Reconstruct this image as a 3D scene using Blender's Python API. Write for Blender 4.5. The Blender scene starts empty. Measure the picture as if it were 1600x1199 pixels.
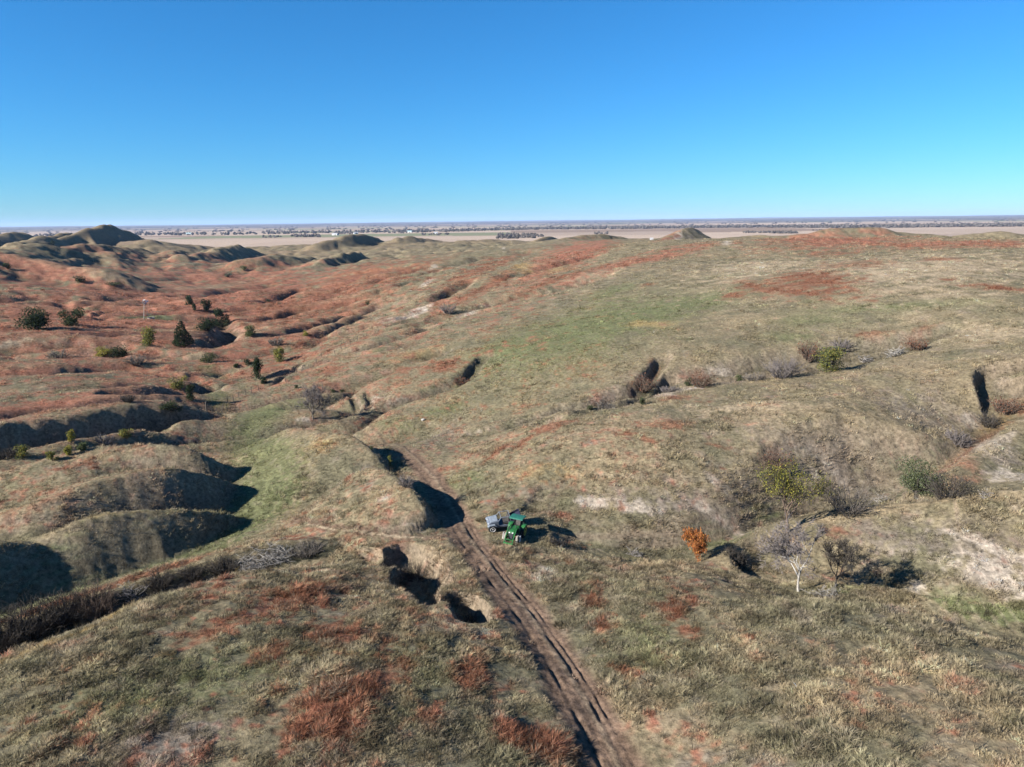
import bpy, math, random
import numpy as np
from mathutils import Matrix, Vector

# ------------------------------------------------------------------ camera
scene = bpy.context.scene
C = scene.collection
IMW, IMH, FPX = 1600.0, 1199.0, 1130.0
CAMZ = 30.0
PITCH = math.atan((599.5 - 346.0) / FPX)
ROLL = math.atan(19.0 / 1600.0)
_F = np.array([0, math.cos(PITCH), -math.sin(PITCH)])
_R0 = np.array([1.0, 0, 0]); _U0 = np.array([0, math.sin(PITCH), math.cos(PITCH)])
_R = _R0 * math.cos(ROLL) - _U0 * math.sin(ROLL)
_U = _U0 * math.cos(ROLL) + _R0 * math.sin(ROLL)
cam_data = bpy.data.cameras.new('camera')
cam = bpy.data.objects.new('camera', cam_data); C.objects.link(cam)
cam.matrix_world = Matrix(((_R[0], _U[0], -_F[0], 0), (_R[1], _U[1], -_F[1], 0), (_R[2], _U[2], -_F[2], CAMZ), (0, 0, 0, 1)))
cam_data.sensor_width = 36.0; cam_data.lens = FPX / IMW * 36.0
cam_data.clip_start = 0.5; cam_data.clip_end = 120000.0
scene.camera = cam

# ------------------------------------------------------------------ sky and sun
SUN_EL = math.radians(26.5)
SHADOW_AZ = math.radians(65.0)          # the way shadows point, clockwise from +Y
world = bpy.data.worlds.new('World'); scene.world = world; world.use_nodes = True
wn = world.node_tree.nodes; wl = world.node_tree.links
sky = wn.new('ShaderNodeTexSky'); sky.sky_type = 'NISHITA'; sky.sun_disc = False
sky.sun_elevation = SUN_EL
sky.sun_rotation = SHADOW_AZ + math.pi
sky.altitude = 0.0; sky.air_density = 1.0; sky.dust_density = 0.0; sky.ozone_density = 10.0
bg = wn['Background']; SKY_ST = 0.050; bg.inputs['Strength'].default_value = SKY_ST
# the deep clean blue of a dry autumn sky: one even colour response for the whole dome
_sp = wn.new('ShaderNodeSeparateColor'); _cb = wn.new('ShaderNodeCombineColor'); wl.new(sky.outputs['Color'], _sp.inputs[0])
for _i, (_g, _p) in enumerate(((0.77, 1.28), (1.02, 1.0), (1.15, 1.0))):
    _a = wn.new('ShaderNodeMath'); _a.operation = 'MULTIPLY'; _a.inputs[1].default_value = 0.15; wl.new(_sp.outputs[_i], _a.inputs[0])
    _b = wn.new('ShaderNodeMath'); _b.operation = 'POWER'; _b.inputs[1].default_value = _p; wl.new(_a.outputs[0], _b.inputs[0])
    _c = wn.new('ShaderNodeMath'); _c.operation = 'MULTIPLY'; _c.inputs[1].default_value = _g / 0.15; wl.new(_b.outputs[0], _c.inputs[0])
    wl.new(_c.outputs[0], _cb.inputs[_i])
wl.new(_cb.outputs[0], bg.inputs['Color'])
sun_data = bpy.data.lights.new('sun', 'SUN'); sun_data.energy = 5.0; sun_data.angle = math.radians(0.53)
sun_data.color = (1.0, 0.955, 0.89)
sun = bpy.data.objects.new('sun', sun_data); C.objects.link(sun)
_sd = Vector((math.sin(SHADOW_AZ) * math.cos(SUN_EL), math.cos(SHADOW_AZ) * math.cos(SUN_EL), -math.sin(SUN_EL)))
sun.rotation_euler = _sd.to_track_quat('-Z', 'Y').to_euler()
sun.location = (-60, -40, 80)
vs = scene.view_settings
vs.view_transform = 'Standard'; vs.look = 'None'; vs.exposure = 1.5; vs.gamma = 1.0; vs.use_curve_mapping = False
scene.cycles.max_bounces = 4; scene.cycles.diffuse_bounces = 2; scene.cycles.glossy_bounces = 2
scene.cycles.transparent_max_bounces = 4; scene.cycles.volume_bounces = 0
scene.cycles.use_denoising = True

# ------------------------------------------------------------------ helpers
def ray(u, v):
    d = _F + _R * ((u - 800.0) / FPX) + _U * ((599.5 - v) / FPX)
    return d / np.linalg.norm(d)
def on_plane(u, v, z):
    d = ray(u, v); t = (z - CAMZ) / d[2]
    return d[0] * t, d[1] * t
def _hash(ix, iy, seed):
    h = (ix.astype(np.int64) * 374761393 + iy.astype(np.int64) * 668265263 + seed * 974634777) & 0xffffffff
    h = ((h ^ (h >> 13)) * 1274126177) & 0xffffffff
    return ((h ^ (h >> 16)) & 0xffff).astype(np.float32) / 65535.0
def vnoise(x, y, seed=0):
    """gradient noise, about -1..1"""
    x0 = np.floor(x); y0 = np.floor(y)
    fx = (x - x0).astype(np.float32); fy = (y - y0).astype(np.float32)
    ix = x0.astype(np.int64); iy = y0.astype(np.int64)
    sx = fx * fx * fx * (fx * (fx * 6 - 15) + 10); sy = fy * fy * fy * (fy * (fy * 6 - 15) + 10)
    def g(a, b):
        t = _hash(ix + a, iy + b, seed) * np.float32(2 * math.pi)
        return np.cos(t) * (fx - a) + np.sin(t) * (fy - b)
    n0 = g(0, 0) * (1 - sx) + g(1, 0) * sx
    n1 = g(0, 1) * (1 - sx) + g(1, 1) * sx
    return (n0 * (1 - sy) + n1 * sy) * np.float32(1.5)
def fbm(x, y, lam, oct=3, seed=0, gain=0.5):
    o = 0.0; a = 1.0; s = 0.0
    for i in range(oct):
        o = o + a * vnoise(x / lam + 17.3 * i, y / lam - 9.1 * i, seed + i * 31); s += a
        a *= gain; lam *= 0.5
    return o / s
def sstep(a, b, x):
    t = np.clip((x - a) / (b - a), 0, 1)
    return t * t * (3 - 2 * t)
# ------------------------------------------------------------------ terrain: a smooth surface through surveyed heights
CTRL = [  # (image column, row, height above the tractor's ground)
 (0,1199,4.5),(400,1199,4.3),(800,1199,3.5),(960,1199,2.7),(1200,1199,4.5),(1600,1199,6),
 (0,1120,4.2),(200,1050,4.0),(400,1000,3.6),(600,1000,3.1),(600,1100,3.9),(720,1000,2.6),(800,1100,2.9),
 (0,1050,4.2),(200,955,3.3),(330,897,2.5),(420,876,1.7),(520,885,1.0),(620,900,1.0),
 (850,1000,1.6),(740,860,.5),(700,780,0),(640,710,-.8),(540,650,-1.8),(430,630,-2.3),
 (1000,1050,2.8),(1200,1050,3.8),(1400,1050,4.3),(1600,1080,4.8),(950,920,1.3),(1100,900,1.2),(1250,945,1.9),(1400,955,2.5),(1530,1005,3.0),(1600,1015,3.0),
 (800,850,.2),(850,850,0),(950,850,-.6),(1080,870,-.8),(1180,890,-.8),(1260,915,-.5),(1400,925,0),(1600,955,.5),
 (1180,852,0.3),(1300,805,2.6),(1450,785,4.0),(1600,775,5.2),(1400,880,1.6),(1550,880,2.2),(1400,830,3.0),
 (1225,815,-.4),(1320,775,.8),(1430,757,1.8),(1500,735,2.8),(1580,660,4.6),
 (870,805,.2),(900,770,1.3),(900,700,3.8),(740,690,-.3),(760,740,1.0),(820,740,2.2),(1000,740,2.8),(1100,800,.4),(1100,740,2.8),(1000,660,5.3),(850,665,3.4),(1150,655,5.8),(1300,640,6.8),(1300,720,3.8),(1400,700,4.4),(1450,600,8),(1550,550,10.5),(1600,620,7.5),
 (700,655,-.8),(760,650,0.2),(900,632,3.2),(1000,608,4.6),(1060,595,5.4),(1200,585,6.2),(1290,572,7),(1400,555,8.5),(1450,540,9.5),
 (800,600,2.4),(700,600,.8),(850,560,5),(1000,560,6.3),(1150,540,8.3),(1300,500,11),(1000,500,9),(1200,450,14),(850,500,6.5),(700,540,3.3),(1450,470,14),(1600,470,15),(1400,400,19),(1600,400,20),(1200,400,17),(1000,450,11.5),(1000,420,13.5),(1300,381,20.0),(1450,382,20.3),(1600,379,20.6),
 (560,520,.6),(620,500,1.8),(750,480,5),(460,592,-1.6),(520,560,0),(560,625,-1.2),(640,590,.3),
 (550,492,-3),(600,450,0),(480,480,-6),(450,520,-4),(700,440,4),(640,412,4),(850,402,10),(950,386,15.5),(800,385,9.5),(500,430,-6),(430,450,-9),
 (400,590,-2.8),(330,545,-4.2),(330,505,-6),(230,497,-4),(400,500,-7),(440,550,-4),
 (100,630,1),(250,610,.5),(0,625,1.6),(100,560,0),(0,560,1),(200,520,-1),(0,500,1),(100,500,-2),(200,460,-4),(0,450,2),(100,430,0),(300,440,-8),(350,412,-10),(250,412,-6),
 (0,672,1.6),(100,658,1.2),(190,643,.9),(255,628,.5),(330,640,-2.8),
 (0,950,-3.6),(200,900,-3.5),(300,870,-3.2),(400,790,-3.1),(450,705,-2.8),(420,760,-3.0),(380,680,-3.0),(480,820,-1.4),(560,850,-.2),(640,845,.2),
]
CP = []
for u, v, z in CTRL:
    x, y = on_plane(u, v, z); CP.append((math.atan2(x, y), math.log(math.hypot(x, y)), z))
for az, r, z in [  # beyond the last surveyed rows and outside the frame
 (-38,380,2),(-38,600,6),(-25,620,-2),(-15,780,-8),(-5,900,2),(2,620,12),(10,480,16.5),(20,460,18),(30,450,18.5),(40,430,19),
 (-38,1000,0),(-25,1000,-6),(-16,1150,-2),(-10,1050,-1),(0,1000,5),(12,700,8),(25,650,8),(38,650,9),(12,1000,-18),(25,1000,-18),(38,1000,-18),
 (-45,1700,-26),(-30,1900,-28),(-15,1500,-26),(0,1500,-26),(15,1500,-27),(30,1500,-27),(45,1500,-27),
 (-45,3000,-28),(-15,3000,-28),(15,3000,-28),(45,3000,-28),(-45,9000,-28),(0,9000,-28),(45,9000,-28),
 (-60,30,5),(-60,90,3),(-60,300,4),(60,30,6),(60,80,7),(60,300,14),(-120,30,8),(-120,100,8),(120,30,8),(120,100,9),(0,8,7),(-50,60,2),(52,60,5),
 (-46,130,2),(-46,220,3),(46,100,8),(46,200,12),(-100,700,0),(100,700,8),(0,3,7),(-100,10,7),(100,10,7)]:
    CP.append((math.radians(az), math.log(r), z))
CP = np.array(CP)
def _tk(r2): return r2 * np.log(r2 + 1e-9)
_n = len(CP)
_d2 = (CP[:, None, 0] - CP[None, :, 0])**2 + (CP[:, None, 1] - CP[None, :, 1])**2
_A = np.zeros((_n + 3, _n + 3)); _A[:_n, :_n] = _tk(_d2) + np.eye(_n) * 4e-4
_A[:_n, _n] = 1; _A[:_n, _n + 1:] = CP[:, :2]; _A[_n:, :_n] = _A[:_n, _n:].T
_W = np.linalg.solve(_A, np.concatenate([CP[:, 2], np.zeros(3)]))
def tps(az, lr):
    shp = az.shape; az = az.ravel().astype(np.float32); lr = lr.ravel().astype(np.float32)
    out = np.empty(az.shape, np.float32); W = _W.astype(np.float32); P = CP.astype(np.float32)
    for i in range(0, len(az), 60000):
        a = az[i:i+60000]; l = lr[i:i+60000]
        d2 = (a[:, None] - P[None, :, 0])**2 + (l[:, None] - P[None, :, 1])**2
        out[i:i+60000] = (d2 * np.log(d2 + 1e-9)) @ W[:_n] + W[_n] + W[_n+1] * a + W[_n+2] * l
    return out.reshape(shp)

# polar sheet: fine inside the valley ahead, coarse around, out to the horizon
_azd = np.arange(-46.0, 46.001, 0.11)
_azs = np.concatenate([np.arange(-180, -46, 4.0), _azd, np.arange(_azd[-1] + 4, 180.01, 4.0)])
_azs[-1] = 180.0
AZ = np.radians(_azs)
rr = [2, 5, 9, 13, 17, 20, 23, 25]; d = 26.0
while d < 42000:
    rr.append(d); d += min(d * d / (28 * 723) * 1.0, 0.0054 * d) if d < 2600 else 0.03 * d
RR = np.array(rr); NR, NA = len(RR), len(AZ)
GA, GR = np.meshgrid(AZ, RR)                       # rows: radius
X = (GR * np.sin(GA)).astype(np.float64); Y = (GR * np.cos(GA)).astype(np.float64)
_b = tps(np.clip(GA, -2.3, 2.3), np.log(np.clip(GR, 2.0, 9500.0)))
_bl = sstep(1.5, 2.4, np.abs(GA))
H = _b * (1 - _bl) + (7.0 - 30 * sstep(300, 2500, GR)) * _bl
H = H.astype(np.float64)
H[GR > 1300] = H[GR > 1300] * (1 - sstep(1300, 2200, GR[GR > 1300])) + (-28) * sstep(1300, 2200, GR[GR > 1300])

def grid_z(x, y, Z):
    """bilinear height on the sheet"""
    az = math.atan2(x, y); r = min(max(math.hypot(x, y), RR[0]), RR[-1] * 0.999)
    i = min(max(int(np.searchsorted(RR, r)) - 1, 0), NR - 2); j = min(max(int(np.searchsorted(AZ, az)) - 1, 0), NA - 2)
    a = (r - RR[i]) / (RR[i+1] - RR[i]); b = (az - AZ[j]) / (AZ[j+1] - AZ[j])
    return float((Z[i, j] * (1 - b) + Z[i, j+1] * b) * (1 - a) + (Z[i+1, j] * (1 - b) + Z[i+1, j+1] * b) * a)
def hit(u, v, Z):
    """where the sight line through an image point meets the ground"""
    dd = ray(u, v); h = math.hypot(dd[0], dd[1]); az = math.atan2(dd[0], dd[1]); sl = dd[2] / h
    j = min(max(int(np.searchsorted(AZ, az)) - 1, 0), NA - 2); b = (az - AZ[j]) / (AZ[j+1] - AZ[j])
    col = Z[:, j] * (1 - b) + Z[:, j+1] * b
    los = CAMZ + sl * RR
    below = np.nonzero((los < col) & (RR > 25))[0]
    if len(below) == 0: r = RR[-2]
    else:
        i = below[0]; g0 = los[i-1] - col[i-1]; g1 = los[i] - col[i]
        t = g0 / (g0 - g1) if g0 != g1 else 0.0
        r = RR[i-1] + (RR[i] - RR[i-1]) * min(max(t, 0), 1)
    return r * math.sin(az), r * math.cos(az), CAMZ + sl * r

# warps that make the edges of banks and gullies ragged
W1x = np.zeros_like(X); W1y = np.zeros_like(X); _m = (GR < 900) & (np.abs(GA) < 0.85)
xm, ym = X[_m], Y[_m]
W1x[_m] = fbm(xm, ym, 9.0, 3, 1); W1y[_m] = fbm(xm, ym, 9.0, 3, 2)
W2x = np.zeros_like(X); W2y = np.zeros_like(X); _m2 = (GR < 220) & (np.abs(GA) < 0.85)
xm, ym = X[_m2], Y[_m2]
W2x[_m2] = fbm(xm, ym, 2.4, 2, 3); W2y[_m2] = fbm(xm, ym, 2.4, 2, 4)

def seg_field(pts, vals, margin, warp):
    """distance and side to a polyline for the vertices near it"""
    p = np.array(pts, float)
    m = (X > p[:, 0].min() - margin) & (X < p[:, 0].max() + margin) & (Y > p[:, 1].min() - margin) & (Y < p[:, 1].max() + margin)
    x = X[m] + warp * (W1x[m] * 1.0 + 0.35 * W2x[m]); y = Y[m] + warp * (W1y[m] * 1.0 + 0.35 * W2y[m])
    best = np.full(x.shape, 1e9); side = np.zeros(x.shape); val = np.zeros((len(vals[0]),) + x.shape)
    for k in range(len(p) - 1):
        ax, ay = p[k]; bx, by = p[k+1]; ex, ey = bx - ax, by - ay; L2 = ex * ex + ey * ey + 1e-9
        t = np.clip(((x - ax) * ex + (y - ay) * ey) / L2, 0, 1)
        dx = x - ax - t * ex; dy = y - ay - t * ey; dist = np.hypot(dx, dy)
        s = (ex * dy - ey * dx) / (math.sqrt(L2) * (dist + 1e-6))      # +1 left, -1 right of the way; turns smoothly round the ends
        b = dist < best
        best[b] = dist[b]; side[b] = s[b]
        for q in range(len(vals[0])): val[q][b] = (vals[k][q] * (1 - t) + vals[k+1][q] * t)[b]
    return m, best, side, val
def smooth_line(w, vals, n=7):
    """rounds the corners of a surveyed line together with the values along it"""
    A = np.concatenate([np.array(w, float), np.array(vals, float)], 1); s = np.arange(len(A))
    t = np.linspace(0, len(A) - 1, (len(A) - 1) * n + 1); Q = np.stack([np.interp(t, s, A[:, i]) for i in range(A.shape[1])], 1)
    for _ in range(22): Q[1:-1] = .25 * Q[:-2] + .5 * Q[1:-1] + .25 * Q[2:]
    return Q[:, :2], [tuple(q) for q in Q[:, 2:]]
def smax(a, b, k): return 0.5 * (a + b + np.sqrt((a - b)**2 + k * k))
def smin(a, b, k): return 0.5 * (a + b - np.sqrt((a - b)**2 + k * k))
def ridge(pts, mL, mR, rad=1.0, k=0.5, warp=0.6, margin=30):
    """raise the ground to a crest; mL / mR are the slopes left and right of the way it runs"""
    w = [on_plane(*q[:3]) for q in pts]
    w, vv = smooth_line(w, [(q[2], q[3] if len(q) > 3 else mL, q[4] if len(q) > 3 else mR) for q in pts]); m, dist, side, val = seg_field(w, vv, margin, warp)
    sl = val[2] + (val[1] - val[2]) * (.5 + .5 * side)
    H[m] = smax(H[m], val[0] - sl * (np.sqrt(dist**2 + rad * rad) - rad), k)
def gully(pts, wid, mL, mR, k=0.4, warp=0.6, margin=30):
    """cut the ground down to a floor of given height"""
    w = [on_plane(*q[:3]) for q in pts]
    w, vv = smooth_line(w, [(q[2],) for q in pts]); m, dist, side, val = seg_field(w, vv, margin, warp)
    sl = mR + (mL - mR) * (.5 + .5 * side)
    H[m] = smin(H[m], val[0] + sl * (np.sqrt(np.maximum(dist - wid, 0)**2 + 0.04) - 0.2), k)
def carve(pts, depth, wid, steep=2.0, warp=0.6):
    """push the ground down (depth>0) or up (depth<0) along a line of image points"""
    w = [hit(u, v, H)[:2] for u, v in pts]; n = len(w)
    vals = [(math.sin(math.pi * min(max((i + 0.5) / n, 0.12), 0.88)),) for i in range(n)]
    m, dist, side, val = seg_field(w, vals, wid * 3.5 + 4, warp)
    H[m] -= depth * val[0] * np.exp(-(dist / wid)**(2 * steep))
# ------------------------------------------------------------------ the land's own features
# broad roll
H[_m] += 0.9 * fbm(X[_m], Y[_m], 46.0, 2, 11) * sstep(120, 320, GR[_m]) + 0.28 * fbm(X[_m], Y[_m], 17.0, 2, 12)
# mounds at left, lit on their backs and dark on the right
ridge([(-60,765,.2,.5,.16),(0,740,.8,.5,.16),(100,706,1.9,.6,.18),(200,690,2.7,.7,.35),(262,693,2.6,.8,1.0),(315,708,1.4,.8,1.2),(350,728,-1.0,.9,1.2)], .45, .20, 1.2, .4, .8)
ridge([(20,800,1.2,.3,.5),(60,784,1.9,.3,.6),(140,752,2.9,.3,.95),(240,730,3.0,.34,1.2),(300,735,1.8,.5,1.25),(345,745,-.3,.6,1.25),(368,758,-2.4,.8,1.25)], .34, .62, 0.6, .3, .6)
ridge([(60,842,.2,.6,.8),(95,826,1.0,.6,1.0),(140,806,1.6,.6,1.2),(200,798,1.3,.6,1.3),(255,798,.6,.7,1.3),(308,799,-.3,.8,1.3),(350,801,-1.4,.9,1.3),(382,810,-3.1,1.,1.3)], .7, 1.2, .6, .3, .5)
ridge([(-80,856,2.0,.5,1.0),(0,848,1.2,.5,1.1),(70,850,.2,.5,1.2),(106,862,-1.2,.6,1.2),(130,882,-3.2,.8,1.2)], .45, 1.3, .7, .3, .5)
# two mounds beside the track
ridge([(448,668,-.8),(510,672,1.7),(560,687,2.2),(590,712,1.4),(602,737,-.2)], 1.5, .32, 1.0, .3, .45)
ridge([(545,742,-.3),(580,731,1.5),(602,735,2.3),(640,761,2.8),(664,795,2.3),(670,824,.4)], 1.8, .36, .8, .3, .45)
# small bluff over the cross track
ridge([(640,856,.6),(668,858,1.5),(688,868,.9)], .9, .6, .5, .3, .4)
# the crest of the near left hill and the wash behind it
ridge([(-70,996,-1.9),(0,968,-1.9),(100,933,-1.8),(200,902,-1.6),(300,873,-1.2),(420,845,-.3),(520,845,.1)], .5, .6, .4, .25, .5)
gully([(-70,1115,-2.6),(0,1075,-2.6),(100,1034,-2.5),(180,998,-2.4),(260,963,-2.1),(330,936,-1.8),(430,903,-1.3),(505,882,-.5)], 3.0, .6, 1.7, .2, .5)
# sink holes by the track
gully([(600,888,-.3),(632,892,-1.9),(655,918,-2.4),(664,948,-1.5)], 1.2, 2.2, 1.8, .15, 1.0, 14)
gully([(662,945,-.9),(668,962,.3)], .4, 2.2, 2.0, .12, .3, 10)
gully([(716,956,.2),(738,975,-.6),(746,990,.2)], .5, 2.0, 1.6, .12, .7, 10)
gully([(538,868,-.4),(562,884,-1.2),(586,882,-.6)], .7, 1.5, 1.4, .15, .8, 10)
# terrace edge and gully at left, red terrace above it
gully([(-80,772,-4.2),(0,738,-4.2),(100,717,-4.2),(200,694,-4.1),(280,673,-3.9),(345,656,-3.3)], 1.1, 1.9, .8, .3, .9)
gully([(178,622,-.4),(230,632,-2.2),(285,626,-3.0),(325,616,-3.2)], 1.0, .9, .7, .4, .9)
gully([(-40,600,-1.4),(60,592,-1.8),(150,588,-2.4),(210,578,-3.0),(280,590,-3.2)], .8, .55, .35, .4, 1.0)
gully([(0,552,-1.6),(90,556,-2.2),(180,556,-3.2),(250,570,-3.6),(330,560,-4.4)], .8, .5, .3, .4, 1.2)
gully([(300,588,-3.4),(345,612,-3.0)], 1.0, .6, .6, .3, .8)
# the wash that runs down between the centre hill and the plateau
gully([(1470,532,9.4),(1400,553,7.2),(1290,577,5.0),(1200,590,4.4),(1110,599,3.9),(1050,605,3.4),(1000,624,2.6),(940,642,1.8),(880,655,1.2),(800,674,.1),(740,684,-.8)], .8, .75, .9, .2, .8)
gully([(1034,570,5.6),(1018,590,4.4),(1000,618,3.2)], .5, .9, .9, .3, .5)
gully([(752,566,2.4),(735,588,1.0),(690,612,-.1),(630,628,-.9),(570,642,-1.6)], .6, .35, .62, .3, .7)
gully([(930,612,3.8),(912,640,2.2)], .4, .6, .8, .3, .5)
# wash with the trees at right, the spur before it, the cut bank far right
gully([(1590,640,5.9),(1545,680,4.0),(1500,738,1.5),(1430,766,-.2),(1320,792,-1.6),(1225,834,-2.4),(1150,866,-2.5),(1080,872,-2.2),(980,864,-1.7),(900,854,-1.0)], 1.0, .46, 1.0, .3, .6)
ridge([(1168,858,-.2),(1230,826,1.5),(1300,802,3.0),(1450,781,4.5),(1600,772,5.8),(1700,768,6.5)], .55, .20, 1.2, .4, .4)
gully([(1660,577,9.9),(1600,580,9.3),(1560,590,8.3),(1546,606,7.0),(1550,630,5.6),(1558,655,4.6)], 1.3, .25, 3.0, .08, .5)
gully([(1200,903,-1.9),(1270,913,-1.8),(1360,926,-1.6),(1450,950,-1.4),(1530,967,-1.2),(1640,970,-1.0)], 2.2, .34, 2.2, .15, .4)
ridge([(1480,748,3.2),(1540,700,4.2),(1600,660,5.4),(1680,630,6.5)], .8, .3, .6, .3, .4)
# small bank above the tractor and near the track
carve([(770,800),(820,815),(880,850)], -.35, 2.0, 1.2, .4)
# finger gullies on the red slope beyond
for pts, dp, wd in [
 ([(410,472),(470,452),(560,438),(640,425)], 2.6, 5), ([(405,500),(470,482),(560,465),(640,450)], 3.0, 5), ([(440,520),(520,497),(590,478),(640,468)], 2.6, 4),
 ([(420,452),(500,438),(600,420),(680,412)], 2.2, 6), ([(500,520),(545,500),(580,488)], 2.0, 3), ([(600,515),(650,504),(700,495),(745,487)], 1.5, 3.5), ([(676,470),(702,455),(732,440)], 1.8, 4),
 ([(800,430),(860,415),(930,398)], 2.4, 6), ([(690,490),(780,470),(880,448),(940,430)], 2.0, 5), ([(700,415),(760,402),(830,392)], 2.5, 7),
 ([(0,536),(80,530),(170,535),(230,545)], 1.6, 4), ([(60,475),(150,478),(220,484)], 2.0, 5), ([(90,470),(140,490),(190,486)], 1.5, 3), ([(0,470),(70,462),(150,468),(220,462)], 2.2, 6),
 ([(40,440),(120,448),(200,455),(290,458)], 2.5, 8), ([(300,500),(340,498),(362,512),(345,528)], 2.0, 4), ([(280,540),(330,535),(370,520)], 1.2, 4),
 ([(60,420),(110,428),(170,436)], 3, 8), ([(180,470),(240,468),(300,476)], 1.8, 6), ([(300,462),(360,455),(420,448)], 2, 8), ([(200,438),(290,436),(380,434)], 2.4, 9)]:
    carve(pts, dp * 1.9, wd, 1.1, 1.6)
carve([(300,560),(318,556),(330,562)], -1.6, 3.0, 1.2, .5)
carve([(690,680),(740,672),(775,672)], -.8, 2.5, 1.2, .5)
carve([(850,655),(890,650),(922,646)], -.6, 1.8, 1.2, .4)
# sharp-walled wash cut into the drains
for pts, dp, wd in [([(1460,536),(1400,552),(1340,566),(1290,574),(1230,583),(1160,590),(1100,596),(1050,602),(1015,614),(985,626),(940,638),(890,650),(850,660)], 1.7, 1.5),
 ([(1034,566),(1026,582),(1008,600),(998,616)], .9, 1.1), ([(756,562),(742,578),(728,596),(690,612),(650,622)], .9, 1.2), ([(545,606),(556,618),(560,630)], .6, .7), ([(575,608),(580,618),(570,634)], .6, .7),
 ([(480,560),(455,580),(430,596),(410,606)], .9, .8), ([(1330,690),(1345,720),(1350,745)], .35, 1.6), ([(1205,690),(1215,720),(1240,750)], .4, 1.4), ([(820,808),(835,790),(850,770)], .3, .8)]:
    carve(pts, dp, wd, 2.2, .5)
# hills on the skyline: crest rows seen at a known distance
def skyline(pts, d0, d1, mL, mR, rad, warp=3.0, k=2.0, margin=260):
    w = []; vals = []
    for i, (u, v) in enumerate(pts):
        dist = d0 + (d1 - d0) * i / (len(pts) - 1)
        dd = ray(u, v); h = math.hypot(dd[0], dd[1]); w.append((dd[0] / h * dist, dd[1] / h * dist)); vals.append((CAMZ + dd[2] / h * dist,))
    w, vals = smooth_line(w, vals); m, ds, side, val = seg_field(w, vals, margin, warp)
    H[m] = smax(H[m], val[0] - (mR + (mL - mR) * (.5 + .5 * side)) * (np.sqrt(ds**2 + rad * rad) - rad), k)
# left: butte and its shoulders; crests run obliquely away, their right flanks lie in shade
skyline([(92,375),(130,361),(168,351),(175,351),(200,361),(222,374)], 1020, 1240, .45, .66, 2, 3, .8)
skyline([(172,352),(186,372),(190,386)], 1130, 1050, .7, .5, 2, 2)
skyline([(132,362),(146,376),(152,388)], 1080, 1000, .7, .5, 2, 2)
skyline([(222,373),(250,378),(300,383),(350,388)], 1060, 1180, .3, .25, 6)
skyline([(-40,372),(0,367),(26,360),(44,369)], 1250, 1420, .35, .6, 6)
skyline([(45,378),(92,365),(118,362),(135,372)], 1120, 1330, .35, .65, 4)
skyline([(-60,398),(0,389),(40,384),(100,383),(160,381),(200,387),(250,398),(285,405)], 520, 900, .25, .42, 7, 5)
skyline([(20,398),(70,408),(120,418),(165,424)], 520, 470, .5, .3, 4, 4)
skyline([(150,383),(175,400),(190,416)], 720, 600, .6, .3, 4, 4)
skyline([(30,380),(70,367),(84,373),(96,386)], 880, 1060, .35, .6, 5)
skyline([(-60,412),(0,395),(26,390),(60,398)], 480, 640, .25, .5, 6, 5)
skyline([(240,401),(268,390),(282,391),(294,398)], 720, 880, .3, .6, 4)
skyline([(335,388),(366,381),(390,389)], 830, 960, .3, .65, 4)
skyline([(285,399),(322,392),(352,400)], 700, 860, .3, .5, 4)
skyline([(390,405),(440,398),(480,404)], 640, 740, .25, .4, 6)
# centre: knobs
skyline([(495,380),(540,370),(566,364),(594,373),(606,384)], 980, 1160, .35, .8, 4)
skyline([(500,404),(536,398),(552,391),(575,401)], 620, 740, .3, .85, 2.5)
skyline([(604,381),(634,366),(660,374),(700,380)], 1040, 1160, .35, .5, 5)
skyline([(700,378),(760,376),(800,381),(830,376)], 1000, 1080, .25, .3, 8)
skyline([(838,376),(858,365),(874,375)], 900, 1000, .4, .85, 3)
skyline([(880,374),(910,367),(960,365),(985,374),(1004,381)], 600, 720, .35, .8, 5)
skyline([(1010,384),(1050,365),(1076,355),(1080,355),(1096,367),(1116,380)], 500, 640, .42, .6, 2.0, 2.0, .6)
skyline([(1112,381),(1150,368),(1185,366),(1220,371),(1262,366)], 640, 640, .3, .3, 6)
skyline([(1262,366),(1290,355),(1320,357),(1350,354),(1380,355),(1400,363),(1440,364),(1470,367)], 640, 700, .32, .34, 5)
skyline([(1480,369),(1500,364),(1520,367),(1545,360),(1575,362),(1600,367),(1650,360)], 660, 700, .32, .34, 5)
# dark hollows on the near face of the left ridge and gullied country around it
def near(az0, az1, r0, r1): return sstep(az0 - .06, az0, GA) * (1 - sstep(az1, az1 + .06, GA)) * sstep(r0 * .85, r0, GR) * (1 - sstep(r1, r1 * 1.15, GR))
_f = near(-.8, -.02, 260, 1350); _k = _f > 0.01
_xr = (X[_k] * .80 + Y[_k] * .60) / 2.6; _yr = -X[_k] * .60 + Y[_k] * .80
rn = 1 - np.abs(fbm(_xr + 14 * fbm(X[_k], Y[_k], 90, 2, 5), _yr, 90.0, 4, 21))
H[_k] += _f[_k] * (rn - .72) * 6.0 * sstep(300, 700, GR[_k]) + _f[_k] * 1.2 * fbm(X[_k], Y[_k], 22., 3, 24)
_f = near(-.85, .85, 420, 1400); _k = _f > .01
_e = np.abs(fbm(X[_k] + 5 * fbm(X[_k], Y[_k], 30, 2, 6), Y[_k] * .8, 46., 3, 26, .55))
H[_k] -= _f[_k] * np.clip(.3 - _e, 0, 1) * 8.0 * sstep(420, 700, GR[_k]) * (.35 + .65 * (GA[_k] < .0))
_f = near(-.02, .85, 330, 900); _k = _f > 0.01
H[_k] += _f[_k] * fbm(X[_k], Y[_k], 60.0, 3, 22) * 2.0
_f = near(-.8, -.12, 115, 420); _k = _f > 0.01
rn = np.abs(fbm((X[_k] * .9 + Y[_k] * .44) / 2.2, (-X[_k] * .44 + Y[_k] * .9) * 1.3, 30.0, 3, 23))
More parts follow.
